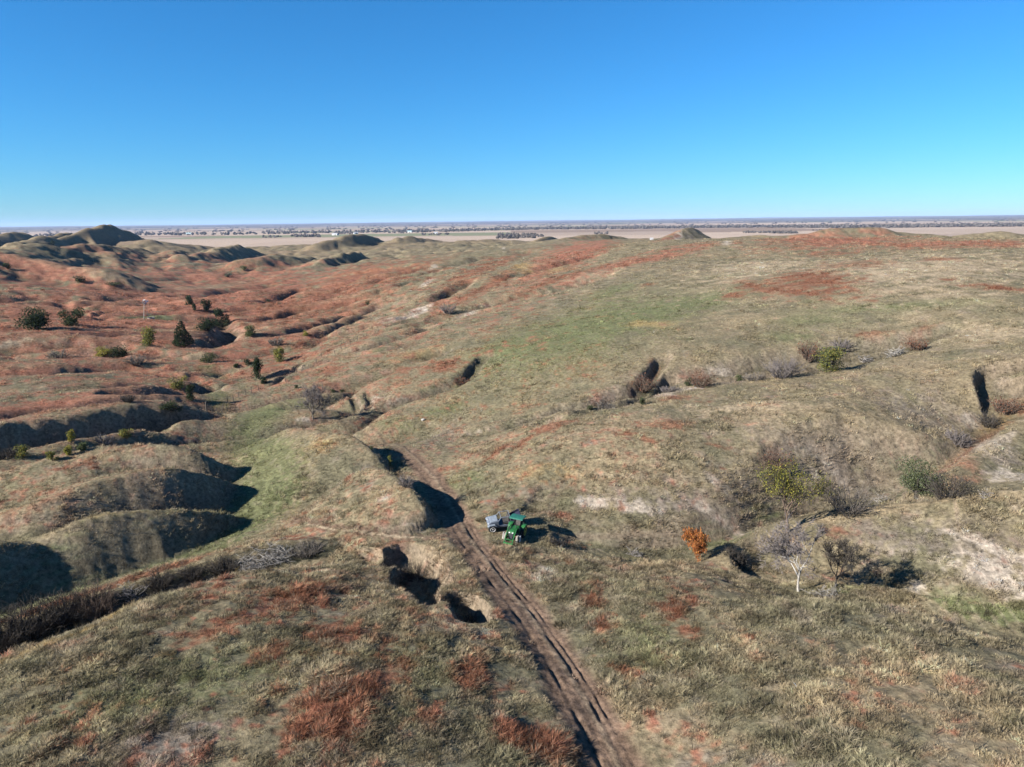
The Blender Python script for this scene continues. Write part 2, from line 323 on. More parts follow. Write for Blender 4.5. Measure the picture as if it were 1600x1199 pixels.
H[_k] -= _f[_k] * (np.clip(.22 - rn, 0, 1) / .22)**1.5 * 2.2
# plain and far bluffs
_k = GR > 2000
H[_k] += 3.0 * fbm(X[_k], Y[_k], 1800., 2, 31)
H[_k] += sstep(9000, 34000, GR[_k]) * (62 + 40 * fbm(X[_k], Y[_k], 7000., 3, 32)) + sstep(34000, 52000, GR[_k]) * 30
# hummocks, catsteps and tussocks
_k = (GR < 420) & (np.abs(GA) < .82)
xk, yk = X[_k], Y[_k]
H[_k] += .22 * fbm(xk, yk, 4.2, 3, 41)
_gr = np.hypot(np.gradient(H, axis=0) / np.gradient(GR, axis=0), np.gradient(H, axis=1) / (np.maximum(np.gradient(GA, axis=1), 1e-6) * GR))[_k]   # catsteps: small soil terraces on the slopes
H[_k] += .075 * np.sin(H[_k] * 7.5 + 2.2 * fbm(xk, yk, 7., 2, 43)) * sstep(.22, .5, _gr) * (1 - sstep(1.0, 1.6, _gr)) * (1 - sstep(200, 400, GR[_k]))
_k = (GR < 200) & (np.abs(GA) < .82); xk, yk = X[_k], Y[_k]
H[_k] += .075 * fbm(xk, yk, 1.1, 2, 42) * (1 - sstep(90, 200, GR[_k]))

# the track: a worn band with two ruts, mud in the low places
TRACK_PX = [(985,1235),(960,1199),(915,1110),(870,1030),(838,980),(800,930),(762,885),(735,850),(712,810),(690,770),(668,738),(640,712),(615,694),(585,678),(548,660),(505,648),(455,640),(425,628),(402,612)]
TRACK = np.array([hit(u, v, H)[:2] for u, v in TRACK_PX])
# smooth it
def resample(p, n):
    p = np.asarray(p); s = np.concatenate([[0], np.cumsum(np.hypot(*np.diff(p, axis=0).T))])
    t = np.linspace(0, s[-1], n); q = np.stack([np.interp(t, s, p[:, 0]), np.interp(t, s, p[:, 1])], 1)
    for _ in range(6): q[1:-1] = .25 * q[:-2] + .5 * q[1:-1] + .25 * q[2:]
    return q
TRK = resample(TRACK, 70)
def line_dist(p, margin, along=None):
    m = (X > p[:, 0].min() - margin) & (X < p[:, 0].max() + margin) & (Y > p[:, 1].min() - margin) & (Y < p[:, 1].max() + margin)
    x = X[m]; y = Y[m]; best = np.full(x.shape, 1e9); sd = np.zeros(x.shape); al = np.zeros(x.shape); acc = 0.
    for k in range(len(p) - 1):
        ax, ay = p[k]; ex, ey = p[k+1] - p[k]; L = math.hypot(ex, ey) + 1e-9
        t = np.clip(((x - ax) * ex + (y - ay) * ey) / L**2, 0, 1)
        dist = np.hypot(x - ax - t * ex, y - ay - t * ey); s = (ex * (y - ay) - ey * (x - ax)) / L
        b = dist < best; best[b] = dist[b]; sd[b] = s[b]; al[b] = acc + t[b] * L; acc += L
    return m, best, np.where(sd > 0, best, -best), al     # >0: left of the way
tm, tdist, tside, talong = line_dist(TRK, 9.0)
_near = 1 - sstep(38, 50, talong)                         # the deep worn part lies nearest
cut = .08 * _near + .05
tw = 1.55 - .25 * sstep(25, 60, talong) + .2 * vnoise(talong / 3.1, talong * 0 + .5, 51)
bed = 1 - sstep(tw * .7, tw * 1.3 + .2, tdist)
# bank on the left is a sharp step, on the right it is gentle
leftbank = _near * np.exp(-((tside - tw - .9) / 1.0)**2) * .03
H[tm] += -cut * bed * np.where(tside > 0, 1, .8) + leftbank
rut = np.exp(-((np.abs(tside) - .62) / .16)**2) * .13 * (.5 + .5 * _near) + np.exp(-((tside + 1.05) / .12)**2) * .09 * _near
rut = rut * (.35 + .9 * sstep(-.3, .4, vnoise(talong / 2.3, tside * .4, 57)))
H[tm] -= rut * bed
H[tm] += bed * .05 * fbm(X[tm], Y[tm], .8, 2, 52)
TRACK_MASK = np.zeros_like(H); TRACK_MASK[tm] = bed
TRACK_SIDE = np.full_like(H, 99.); TRACK_SIDE[tm] = tside
TRACK_AL = np.zeros_like(H); TRACK_AL[tm] = talong
H[:, -1] = H[:, 0]
# ------------------------------------------------------------------ what grows where (albedo per vertex, laid out on the land)
_dHr = np.gradient(H, axis=0) / np.gradient(GR, axis=0)
_dHa = np.gradient(H, axis=1) / (np.maximum(np.gradient(GA, axis=1), 1e-6) * GR)
SLOPE = np.hypot(_dHr, _dHa)
TAN = np.array((.262, .216, .146)); PALE = np.array((.36, .30, .22)); OLIVE = np.array((.150, .142, .096)); GREEN = np.array((.138, .155, .082))
RUST = np.array((.200, .098, .064)); PINK = np.array((.275, .132, .092)); GREY = np.array((.19, .168, .148)); LOESS = np.array((.40, .36, .315))
DIRT = np.array((.165, .118, .090)); MUD = np.array((.095, .072, .060)); DARK = np.array((.055, .056, .040)); YEL = np.array((.29, .225, .115)); EARTH = np.array((.20, .150, .110))
KINDS = dict(tan=TAN, pale=PALE, olive=OLIVE, green=GREEN, rust=RUST, pink=PINK, grey=GREY, loess=LOESS, dirt=DIRT, mud=MUD, dark=DARK, yel=YEL, earth=EARTH)
VIS = (np.abs(GA) < .82)
def nfield(lam, oct, seed, rmax, rmin=0):
    o = np.zeros(H.shape, np.float32); k = VIS & (GR < rmax) & (GR >= rmin); o[k] = fbm(X[k], Y[k], lam, oct, seed, .6); return o
nA = nfield(60., 3, 61, 2600); nB = nfield(9., 3, 62, 1600); nC = nfield(1.7, 3, 63, 260); nD = nfield(26., 3, 64, 2600); nE = nfield(3.6, 2, 65, 600)
nS = nfield(.8, 2, 68, 200); _w1 = sstep(110, 190, GR); _w2 = sstep(220, 420, GR); _w3 = sstep(500, 900, GR)
nS = nS * (1 - _w1) + _w1 * ((nfield(2.6, 2, 69, 500) * (1 - _w2)) + _w2 * ((nB * (1 - _w3)) + nD * _w3))
COL = np.zeros(H.shape + (3,), np.float32)
def blend(mask, c):
    COL[:] = COL + (c - COL) * np.clip(mask, 0, 1)[..., None]
t = np.clip(.46 - .1 * (1 - sstep(60, 90, GR)) + .8 * nB + .5 * nD + .35 * nC + .3 * nE, 0, 1)
COL[:] = OLIVE + (TAN - OLIVE) * t[..., None]
blend(np.clip(.9 * nE + .9 * nC + .4 * nA - .1, 0, .75), GREY)
blend(np.clip(1.2 * nfield(5., 3, 66, 700) + .6 * nC - .35, 0, .7), PALE)
# brush keeps to the hollows, thin pale grass to the crowns
def boxblur(Z, a, b):
    P = np.pad(Z, ((a, a), (b, b)), 'edge'); c_ = np.cumsum(np.cumsum(np.pad(P, ((1, 0), (1, 0))), 0), 1)
    w_, v_ = 2 * a + 1, 2 * b + 1
    return (c_[w_:, v_:] - c_[:-w_, v_:] - c_[w_:, :-v_] + c_[:-w_, :-v_]) / (w_ * v_)
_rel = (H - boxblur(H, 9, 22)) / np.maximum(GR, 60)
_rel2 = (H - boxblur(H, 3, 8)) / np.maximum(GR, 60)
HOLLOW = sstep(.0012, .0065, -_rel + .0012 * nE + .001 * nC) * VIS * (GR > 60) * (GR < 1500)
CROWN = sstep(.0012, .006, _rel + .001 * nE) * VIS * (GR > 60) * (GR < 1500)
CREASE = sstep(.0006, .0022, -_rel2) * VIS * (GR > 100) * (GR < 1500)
blend(np.clip(1.2 * nfield(7., 3, 67, 700) + .5 * nA - .35, 0, .6), GREEN)
def pmap(u, v):
    """local linear map from image offsets to the ground"""
    x0, y0, z0 = hit(u, v, H); r = math.hypot(x0, y0); az = math.atan2(x0, y0); dist = math.hypot(r, CAMZ - z0)
    ex = np.array((math.cos(az), -math.sin(az))) * dist / FPX
    dep = math.atan2(CAMZ - z0, r); an = dist / FPX / max(math.sin(dep), .06)
    x1, y1, _ = hit(u, v - 4, H); x2, y2, _ = hit(u, v + 4, H)
    ln = math.hypot(x1 - x2, y1 - y2) / 8
    ln = min(max(ln, an * .35), an * 1.8)
    ey = -np.array((math.sin(az), math.cos(az))) * ln
    return np.array((x0, y0)), ex, ey
def patch(kind, u, v, ru, rv, rot=0, s=.8, soft=.8, rag=.6):
    if kind in ('rust', 'pink', 'loess', 'green'): s = min(1., s + .15)
    c, ex, ey = pmap(u, v); M = np.linalg.inv(np.stack([ex, ey], 1))
    R_ = (np.abs(ex) * ru + np.abs(ey) * rv) * 2.2 + 2; rad = float(np.hypot(np.linalg.norm(ex) * ru, np.linalg.norm(ey) * rv)) * 1.9 + np.linalg.norm(ex) * ru
    k = VIS & (np.abs(X - c[0]) < rad) & (np.abs(Y - c[1]) < rad)
    dx = X[k] - c[0]; dy = Y[k] - c[1]
    a = M[0, 0] * dx + M[0, 1] * dy; b = M[1, 0] * dx + M[1, 1] * dy
    cr, sr = math.cos(math.radians(rot)), math.sin(math.radians(rot))
    q = np.hypot((a * cr - b * sr) / ru, (a * sr + b * cr) / rv)
    f = (1 - q) * 1.1 + rag * (nB[k] * 1.0 + nE[k] * .9 + nC[k] * .7 + nD[k] * .3) + .9 * nS[k] - (1 - s) * .55
    m = sstep(-.15, .1 + soft, f) * (.6 + .4 * s)
    col = KINDS[kind]
    COL[k] = COL[k] + (col - COL[k]) * m[:, None]
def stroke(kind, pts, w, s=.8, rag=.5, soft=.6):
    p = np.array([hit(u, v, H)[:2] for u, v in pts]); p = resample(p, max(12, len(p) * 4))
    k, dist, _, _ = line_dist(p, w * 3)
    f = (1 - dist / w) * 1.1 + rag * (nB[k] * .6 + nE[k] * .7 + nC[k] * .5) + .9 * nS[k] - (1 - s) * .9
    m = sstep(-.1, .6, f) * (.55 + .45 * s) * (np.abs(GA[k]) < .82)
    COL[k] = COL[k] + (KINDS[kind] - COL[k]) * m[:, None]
# near hills
for a in [
 ('olive',300,1090,380,130,0,.35),('green',300,1060,320,90,0,.3),('green',650,1050,140,90,0,.35),('green',1000,1000,120,80,0,.3),('olive',1300,1000,250,60,0,.3),('tan',1350,1090,330,110,0,.4),('tan',1050,1130,200,90,0,.3),('olive',960,980,60,90,0,.4),('grey',260,1160,70,40,0,.7,.3),
 ('rust',450,940,95,28,15,.85),('rust',520,985,90,26,-10,.8),('rust',340,985,90,22,10,.6),('rust',545,1090,110,50,10,.95),('rust',610,1055,70,30,10,.85),('rust',500,1135,80,40,10,.8),('rust',735,1060,55,55,-40,.9),('rust',840,1170,85,40,-20,.85),('rust',420,1020,60,18,10,.5),('rust',660,1120,50,24,0,.5),
 ('rust',640,960,30,12,0,.4),('rust',240,935,40,10,25,.4),('rust',925,935,26,50,10,.85),('rust',945,970,25,30,0,.6),('rust',1055,950,32,26,0,.85),('rust',1075,985,24,16,-20,.8),('rust',975,1050,28,14,-20,.65),('rust',1170,998,18,8,0,.8),('rust',1340,1140,22,10,0,.4),('rust',890,880,14,18,0,.6),
 ('loess',850,895,26,22,20,.32),('grey',1330,930,60,10,0,.4),('rust',600,855,70,12,5,.6),('rust',640,850,40,8,0,.5),('rust',1220,845,40,10,30,.8),
 ('yel',1300,920,40,7,-5,.5),('yel',1160,880,70,10,0,.3),
 # spur and wash at right
 ('grey',1450,850,170,55,0,.6),('loess',1550,855,75,12,-12,.7),('loess',1575,915,60,22,-15,.95),('loess',1432,925,16,9,0,.8),('loess',1490,880,90,28,0,.35),('loess',1545,885,70,34,0,.4),('rust',1300,830,40,12,0,.35),('tan',1320,805,120,9,12,.5),('green',1560,948,60,9,-5,.8),('green',1500,940,50,8,0,.55),
 ('green',1130,850,90,16,10,.6),('green',1205,805,40,22,30,.7),('green',980,862,110,12,0,.45),('olive',1000,860,150,18,0,.5),('green',1410,735,50,22,10,.65),('green',1470,705,40,20,30,.5),('green',1370,770,40,8,0,.5),
 ('pink',1500,728,34,26,40,.85),('rust',1520,700,60,9,36,.8),('yel',1570,655,50,8,40,.6),('grey',1560,720,50,30,0,.6),('loess',1555,690,32,14,10,.7),('loess',1570,742,30,18,0,.8),('loess',1585,678,14,8,30,.6),('rust',1210,705,14,16,0,.7),('rust',1590,640,26,14,0,.6),('loess',1515,655,12,14,0,.4),
 # centre hill
 ('grey',1080,790,200,32,5,.65),('grey',1270,705,190,50,0,.55),('grey',1430,650,80,45,0,.5),('loess',920,785,42,14,-8,.55,.5,.9),('loess',1000,795,36,22,-10,.75,.5,.9),('loess',1120,810,44,10,-10,.35,.5,1.),('loess',1120,755,40,7,-12,.35,.5,1.),('loess',1165,760,14,6,0,.5,.5,1.),('loess',1273,742,11,7,-35,.8,.4,.7),('loess',1300,735,40,8,-10,.3,.5,1.),('pink',880,805,22,12,0,.6),('rust',970,795,8,7,0,.6),
 ('rust',860,668,50,11,8,.8),('rust',820,690,45,7,20,.7),('rust',1050,662,42,9,5,.65),('rust',985,678,26,6,0,.7),('rust',1015,688,26,6,-10,.65),('rust',1120,697,30,5,-8,.5),('rust',1055,622,30,5,0,.6),('rust',1100,628,26,4,0,.45),('rust',770,712,60,7,28,.6),('tan',950,720,160,30,5,.4),('yel',850,735,90,26,0,.35),('tan',1250,640,300,28,4,.55),('pale',1150,640,160,16,3,.35),
 # mounds by the track and the valley floor
 ('yel',500,695,60,22,-5,.5),('tan',580,780,80,40,-15,.6),('rust',545,750,14,12,0,.5),('loess',600,778,18,8,0,.35),('loess',645,822,20,7,-15,.9),('rust',460,672,30,7,10,.5),('rust',297+178,778,9,7,0,.6),('grey',415,774,16,6,0,.5),
 ('loess',477,656,20,4,0,.8,.3,.3),('grey',690,680,60,14,5,.6),('loess',745,675,30,6,0,.35,.5,1.),
 ('green',600,660,80,16,-15,.75),('green',690,640,60,16,0,.7),('green',700,760,40,30,-40,.55),('green',740,745,40,24,-35,.5),('green',430,632,50,14,0,.6),('pale',405,633,30,6,-10,.4),
 ('tan',700,625,70,14,8,.5),('grey',620,625,60,10,5,.45),('loess',590,622,26,4,-5,.5,.5,.8),('pink',600,607,80,5,8,.3),
 # plateau
 ('green',900,515,230,50,8,.9),('green',800,545,100,30,8,.8),('green',1060,480,180,24,10,.75),('green',960,455,70,14,10,.5),('green',1390,480,170,14,2,.6),('green',1250,500,130,20,0,.4),('green',1230,525,60,20,0,.35),('green',680,610,70,8,8,.4),('green',1280,470,80,10,0,.3),('green',1140,430,60,8,0,.4),
 ('yel',1010,506,60,9,-5,.6),('tan',1150,500,110,22,0,.55),('tan',560,545,120,22,10,.7),('yel',650,560,80,14,8,.5),('rust',690,575,50,11,0,.85),('rust',625,580,30,10,0,.7),('rust',520,577,36,9,5,.7),('rust',670,600,50,4,8,.5),('pink',700,600,40,6,8,.4),
 ('tan',1200,560,200,16,3,.4),('rust',1362,522,34,7,5,.75),('rust',1430,538,26,7,15,.7),('rust',1020,580,14,16,0,.6),('rust',985,608,14,14,0,.7),('rust',1090,592,26,9,5,.8),('loess',1125,582,22,7,0,.75,.4,.8),('grey',1150,590,50,9,5,.6),('grey',1050,612,50,7,8,.6),('grey',950,630,60,8,14,.6),('loess',1055,612,40,5,8,.3,.5,1.),('rust',890,575,10,4,0,.5),('rust',1010,445,20,4,0,.4),
 ('pale',1400,420,260,44,0,.65),('pale',1180,420,130,26,5,.5),('pale',1560,520,100,20,0,.3),('tan',1450,570,140,20,0,.4),('pale',930,430,130,14,10,.5),
 ('rust',1265,438,75,24,-4,.9),('rust',1180,448,40,12,-10,.7),('rust',1270,458,70,8,-2,.8),('rust',1150,462,22,6,0,.7),('rust',1340,413,70,9,0,.45),('rust',1300,395,60,8,0,.4),('rust',1480,437,14,3,0,.7),('rust',1560,450,46,5,-3,.85),('rust',1470,405,40,3,0,.5),('rust',1360,470,16,3,0,.6),
 ('pink',1310,374,120,9,0,.85),('pink',1280,366,60,9,0,.6),('pink',1530,381,90,6,0,.8),('pink',1420,382,60,5,0,.6),('pink',1370,362,30,5,0,.6),
 ('pink',1010,405,170,10,7,.75),('rust',930,392,90,9,14,.6),('pink',880,402,80,18,14,.85),('pink',930,384,50,10,14,.8),('rust',860,440,160,7,14,.6),('rust',760,450,110,9,14,.7),('yel',815,415,22,9,0,.6),('yel',870,420,30,6,0,.4),('tan',760,470,80,12,12,.4),
 # red slope beyond
 ('rust',540,445,200,45,11,1.),('pink',150,390,170,16,0,.5),('tan',180,372,80,12,0,.6),('pink',330,400,160,12,0,.6),('rust',480,470,140,45,10,.9),('pink',60,410,120,18,0,.7),('rust',470,480,110,30,10,.85),('rust',470,520,70,26,15,.8),('rust',560,480,90,20,12,.75),('rust',620,430,90,18,8,.7),('rust',740,425,90,12,10,.6),('rust',700,405,80,7,10,.5),('rust',680,478,40,16,10,.6),('rust',800,402,80,7,8,.35),
 ('loess',650,492,26,6,12,.95,.3,.35),('loess',615,500,30,6,14,.7,.3,.5),('loess',590,498,14,4,10,.5),('loess',678,418,9,5,25,.7),('loess',667,443,14,4,20,.8),('loess',735,489,36,3,10,.6),('grey',720,492,80,6,12,.4),('olive',660,506,110,6,10,.6),('olive',720,400,60,6,6,.5),
 # red valley at left
 ('pink',120,630,200,36,3,1.),('pink',40,640,120,26,3,1.),('pink',220,615,80,16,3,.9),('pink',300,470,260,60,0,.8),('rust',420,470,100,50,10,.8),('pink',150,500,220,60,0,.7),('rust',380,440,120,30,0,.7),('pink',60,575,140,14,4,.7),('pink',100,525,190,24,0,.75),('pink',230,500,160,30,0,.75),('pink',320,520,70,20,10,.7),('pink',170,550,120,12,0,.55),('pink',250,460,260,26,0,.8),('pink',80,430,160,26,0,.7),('pink',330,430,200,24,-4,.7),('pink',60,490,100,20,0,.6),('rust',330,580,50,10,0,.5),('pink',430,412,120,8,-4,.7),('pink',370,560,30,8,10,.6),
 ('green',240,499,45,3,0,.8,.3,.3),('tan',60,530,60,6,0,.4),('tan',240,518,100,6,3,.4),('pale',20,536,40,4,8,.6),('tan',310,562,22,7,0,.8),('green',330,585,30,12,-30,.4),('green',340,615,30,10,0,.6),('olive',130,398,80,8,0,.4),('tan',200,436,80,8,-5,.5),('tan',330,450,90,5,6,.5),('olive',560,380,60,10,0,.6),('olive',720,383,130,9,0,.6),('grey',190,378,40,12,0,.3),('olive',60,600,160,6,0,.4),
 ('loess',1058,372,6,5,0,.9,.3,.3),('loess',1064,366,4,3,0,.7),('grey',1080,374,18,8,0,.7),('pink',1052,364,24,5,20,.7),('loess',1135,378,8,3,0,.7),('loess',787,388,3,5,0,.7),
]: patch(*a)
stroke('green', [(-40,975),(0,955),(110,925),(200,895),(300,862),(380,815),(420,770),(420,720),(395,690),(400,650),(440,632)], 6.5, .8)
stroke('green', [(-20,945),(100,912),(200,888),(300,850),(370,820)], 4.0, .95)
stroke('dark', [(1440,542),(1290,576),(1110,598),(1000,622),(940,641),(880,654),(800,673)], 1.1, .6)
stroke('green', [(300,830),(400,770),(450,770)], 5.0, .5)
stroke('rust', [(-20,980),(0,972),(100,937),(200,905),(300,875),(420,846),(520,848)], .8, .85)
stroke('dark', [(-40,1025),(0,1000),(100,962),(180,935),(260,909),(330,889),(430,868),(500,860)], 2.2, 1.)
stroke('yel', [(-20,1052),(100,1000),(200,955),(330,897),(420,872)], .7, .55)
stroke('dirt', [(460,812),(520,828),(580,836),(660,842),(690,838)], .9, .7, .3)
stroke('pale', [(480,820),(540,832),(600,838),(660,840)], .25, .8, .2)
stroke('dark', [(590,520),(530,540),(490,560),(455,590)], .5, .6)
stroke('yel', [(140,809),(200,800),(262,806),(312,800)], .6, .5)  # rim light on the mound crest, put into the ground colour
stroke('yel', [(60,705),(150,694),(240,690)], 1.0, .3)
stroke('green', [(1640,955),(1560,948),(1480,938),(1400,922),(1320,915)], 1.8, .9)
stroke('olive', [(1500,735),(1430,762),(1320,788),(1240,820),(1150,862),(1060,868),(960,858)], 1.6, .9)
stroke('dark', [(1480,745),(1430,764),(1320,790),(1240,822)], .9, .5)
stroke('tan', [(1172,858),(1230,828),(1300,805),(1450,784),(1600,775)], .9, .8)
stroke('tan', [(880,872),(980,880),(1100,896),(1250,938),(1400,950),(1520,994)], .8, .5)
# worn earth on the steepest banks, stubble in the near country
_bare = sstep(.75, 1.25, SLOPE + .3 * nC) * (GR < 320) * VIS
blend(_bare * .55, EARTH)
blend(sstep(.45, .8, SLOPE + .4 * nE) * (GR < 320) * VIS * .35, GREY)
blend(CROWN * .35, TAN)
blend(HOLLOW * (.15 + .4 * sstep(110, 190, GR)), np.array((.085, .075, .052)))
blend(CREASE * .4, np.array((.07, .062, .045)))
nG = nfield(3.4, 3, 72, 900, 130)
COL[:] = COL * (1 + .75 * nG * sstep(130, 260, GR))[..., None]
# far hill country and the plain
fh = sstep(700, 1000, GR) * VIS
blend(fh * .35 * np.clip(.5 + nA + .6 * nD, 0, 1), np.array((.28, .185, .13)))
blend(fh * .12 * np.clip(.3 - nA + .6 * nD, 0, 1), OLIVE)
pl = sstep(1350, 1700, GR) * (H < -17)
cx = np.floor((X + 260 * 0) / 800.).astype(np.int64); cy = np.floor(Y / 420.).astype(np.int64)
h1 = _hash(cx, cy, 5); h2 = _hash(np.floor(X / 1600.).astype(np.int64), np.floor(Y / 800.).astype(np.int64), 6)
fc = np.array((.46, .37, .30)) * (1 + .3 * (h1 - .5))[..., None]
fc = np.where((h2 > .80)[..., None], np.array((.22, .235, .14)), fc); fc = np.where((h1 > .86)[..., None], np.array((.28, .21, .16)), fc)
COL[:] = COL + (fc - COL) * pl[..., None]
fw = sstep(6300, 6600, GR) * (1 - sstep(7600, 8200, GR))
nW = np.zeros_like(H); k = GR > 5000; nW[k] = fbm(X[k], Y[k] * 2.2, 1500., 4, 71)
blend(np.clip(sstep(9500, 12000, GR) * sstep(-.12, .12, nW + .1) * .85, 0, 1), np.array((.075, .068, .066)))
# the track
tb = TRACK_MASK
trk = DIRT * (1 + .35 * nC + .2 * nE)[..., None]
COL[:] = COL + (trk - COL) * (np.clip(tb * 1.1, 0, 1) * (1 - .75 * sstep(62, 80, TRACK_AL)))[..., None]
mudm = tb * np.exp(-((TRACK_SIDE - .15) / .7)**2) * sstep(.0, .35, vnoise(TRACK_AL / 4.2, TRACK_AL * 0 + 3.3, 77) + .35 * nC + .18) * (1 - sstep(36, 48, TRACK_AL))
blend(mudm * .85, MUD)
blend(tb * np.exp(-((np.abs(TRACK_SIDE) - .62) / .2)**2) * .4, MUD)
blend(tb * np.exp(-((TRACK_SIDE + .28 + .15 * nE) / .2)**2) * .35, PALE)
COL[:] = np.clip(COL * np.array((.715, .672, .608)), .01, .9)
# ------------------------------------------------------------------ the sheet as one mesh
def grid_mesh(name, Xa, Ya, Za):
    nr, na = Xa.shape
    co = np.stack([Xa, Ya, Za], -1).reshape(-1, 3).astype(np.float32)
    idx = np.arange(nr * na).reshape(nr, na)
    q = np.stack([idx[:-1, :-1], idx[:-1, 1:], idx[1:, 1:], idx[1:, :-1]], -1)[:, :, ::-1].reshape(-1, 4)
    me = bpy.data.meshes.new(name)
    me.vertices.add(len(co)); me.vertices.foreach_set('co', co.ravel())
    me.loops.add(q.size); me.loops.foreach_set('vertex_index', q.ravel().astype(np.int32))
    me.polygons.add(len(q)); me.polygons.foreach_set('loop_start', (np.arange(len(q)) * 4).astype(np.int32))
    me.polygons.foreach_set('use_smooth', np.ones(len(q), bool))
    me.update(calc_edges=True)
    return me
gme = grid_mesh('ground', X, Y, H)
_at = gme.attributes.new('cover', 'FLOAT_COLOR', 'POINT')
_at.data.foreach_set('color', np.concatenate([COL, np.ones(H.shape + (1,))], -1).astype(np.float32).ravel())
def lk(nt, a, b): nt.links.new(a, b)
def ground_material():
    m = bpy.data.materials.new('prairie_ground'); m.use_nodes = True; nt = m.node_tree; N = nt.nodes
    b = N['Principled BSDF']; b.inputs['Roughness'].default_value = .95; b.inputs['Specular IOR Level'].default_value = .05
    at = N.new('ShaderNodeAttribute'); at.attribute_name = 'cover'
    geo = N.new('ShaderNodeNewGeometry')
    def noise(scale, detail, rough=.6):
        n = N.new('ShaderNodeTexNoise'); n.inputs['Scale'].default_value = scale; n.inputs['Detail'].default_value = detail; n.inputs['Roughness'].default_value = rough
        lk(nt, geo.outputs['Position'], n.inputs['Vector']); return n
    n1 = noise(2.2, 5, .75); n2 = noise(.35, 4, .7)
    mr = N.new('ShaderNodeMapRange'); mr.inputs['From Min'].default_value = .3; mr.inputs['From Max'].default_value = .7; mr.inputs['To Min'].default_value = .35; mr.inputs['To Max'].default_value = 1.65
    lk(nt, n1.outputs['Fac'], mr.inputs['Value'])
    mr2 = N.new('ShaderNodeMapRange'); mr2.inputs['From Min'].default_value = .3; mr2.inputs['From Max'].default_value = .7; mr2.inputs['To Min'].default_value = .8; mr2.inputs['To Max'].default_value = 1.2
    lk(nt, n2.outputs['Fac'], mr2.inputs['Value'])
    mu = N.new('ShaderNodeMath'); mu.operation = 'MULTIPLY'; lk(nt, mr.outputs[0], mu.inputs[0]); lk(nt, mr2.outputs[0], mu.inputs[1])
    vm = N.new('ShaderNodeVectorMath'); vm.operation = 'SCALE'; lk(nt, at.outputs['Color'], vm.inputs[0]); lk(nt, mu.outputs[0], vm.inputs['Scale'])
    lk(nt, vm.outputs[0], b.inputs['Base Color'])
    bp = N.new('ShaderNodeBump'); bp.inputs['Strength'].default_value = .55; bp.inputs['Distance'].default_value = .25
    lk(nt, n1.outputs['Fac'], bp.inputs['Height']); lk(nt, bp.outputs['Normal'], b.inputs['Normal'])
    return m
gme.materials.append(ground_material())
ground = bpy.data.objects.new('ground', gme); C.objects.link(ground)
ground['kind'] = 'structure'; ground['label'] = 'rolling loess prairie hills with worn gullies and dry grass'
# ------------------------------------------------------------------ prairie grass: tufts on the near land
rng = np.random.default_rng(7)
def tuft_mesh(name, n, h, spread, w, lean, seed):
    r = random.Random(seed); vs_, fs = [], []
    for i in range(n):
        a = r.random() * 6.283; d = spread * r.random()**.6 * .35; bx, by = d * math.cos(a), d * math.sin(a)
        hh = h * r.uniform(.55, 1.1); la = a + r.uniform(-.7, .7); ll = spread * r.uniform(.3, 1.0)
        tx, ty = bx + ll * math.cos(la) + lean * hh, by + ll * math.sin(la) + lean * .4 * hh
        pa = r.random() * 3.1416; px, py = math.cos(pa) * w * .5, math.sin(pa) * w * .5
        mx, my, mz = bx + (tx - bx) * .35, by + (ty - by) * .35, hh * .62
        k = len(vs_)
        vs_ += [(bx - px, by - py, -.06), (bx + px, by + py, -.06), (mx + px, my + py, mz), (mx - px, my - py, mz), (tx, ty, hh)]
        fs += [(k, k+1, k+2, k+3), (k+3, k+2, k+4)]
    me = bpy.data.meshes.new(name); me.from_pydata(vs_, [], fs); me.update(); return me
def tuft_material():
    m = bpy.data.materials.new('dry_grass_blade'); m.use_nodes = True; nt = m.node_tree; N = nt.nodes
    N.remove(N['Principled BSDF'])
    at = N.new('ShaderNodeAttribute'); at.attribute_type = 'INSTANCER'; at.attribute_name = 'tint'
    d1 = N.new('ShaderNodeBsdfDiffuse'); d2 = N.new('ShaderNodeBsdfTranslucent'); mx = N.new('ShaderNodeMixShader'); mx.inputs[0].default_value = .42
    for q in (d1, d2): nt.links.new(at.outputs['Color'], q.inputs['Color'])
    nt.links.new(d1.outputs[0], mx.inputs[1]); nt.links.new(d2.outputs[0], mx.inputs[2]); nt.links.new(mx.outputs[0], N['Material Output'].inputs['Surface'])
    return m
_tm = tuft_material()
tufts = bpy.data.collections.new('grass_tufts')
for i, a in enumerate([(14, .20, .30, .026, .2, 1), (13, .28, .32, .022, .25, 2), (14, .13, .36, .032, .1, 3), (13, .32, .40, .022, .3, 4), (7, .60, .20, .02, .1, 5)]):
    me = tuft_mesh('grass_tuft', *a); me.materials.append(_tm); o = bpy.data.objects.new('tuft_shape_%d' % i, me); tufts.objects.link(o)
NT = 440000
rmin, rmid, rmax = 27., 62., 430.
n1 = int(NT * .46); n2 = NT - n1
r1 = np.sqrt(rng.uniform(rmin**2, rmid**2, n1)); r2 = rmid * (rmax / rmid)**rng.random(n2)
tr = np.concatenate([r1, r2]); ta = rng.uniform(-.74, .74, NT)
tx = tr * np.sin(ta); ty = tr * np.cos(ta)
ii = np.clip(np.searchsorted(RR, tr) - 1, 0, NR - 2); jj = np.clip(np.searchsorted(AZ, ta) - 1, 0, NA - 2)
fa = (tr - RR[ii]) / (RR[ii+1] - RR[ii]); fb = (ta - AZ[jj]) / (AZ[jj+1] - AZ[jj])
def gsample(Z):
    if Z.ndim == 3: a, b = fa[:, None], fb[:, None]
    else: a, b = fa, fb
    return (Z[ii, jj] * (1 - b) + Z[ii, jj+1] * b) * (1 - a) + (Z[ii+1, jj] * (1 - b) + Z[ii+1, jj+1] * b) * a
tz = gsample(H); tc = gsample(COL); trm = gsample(TRACK_MASK)
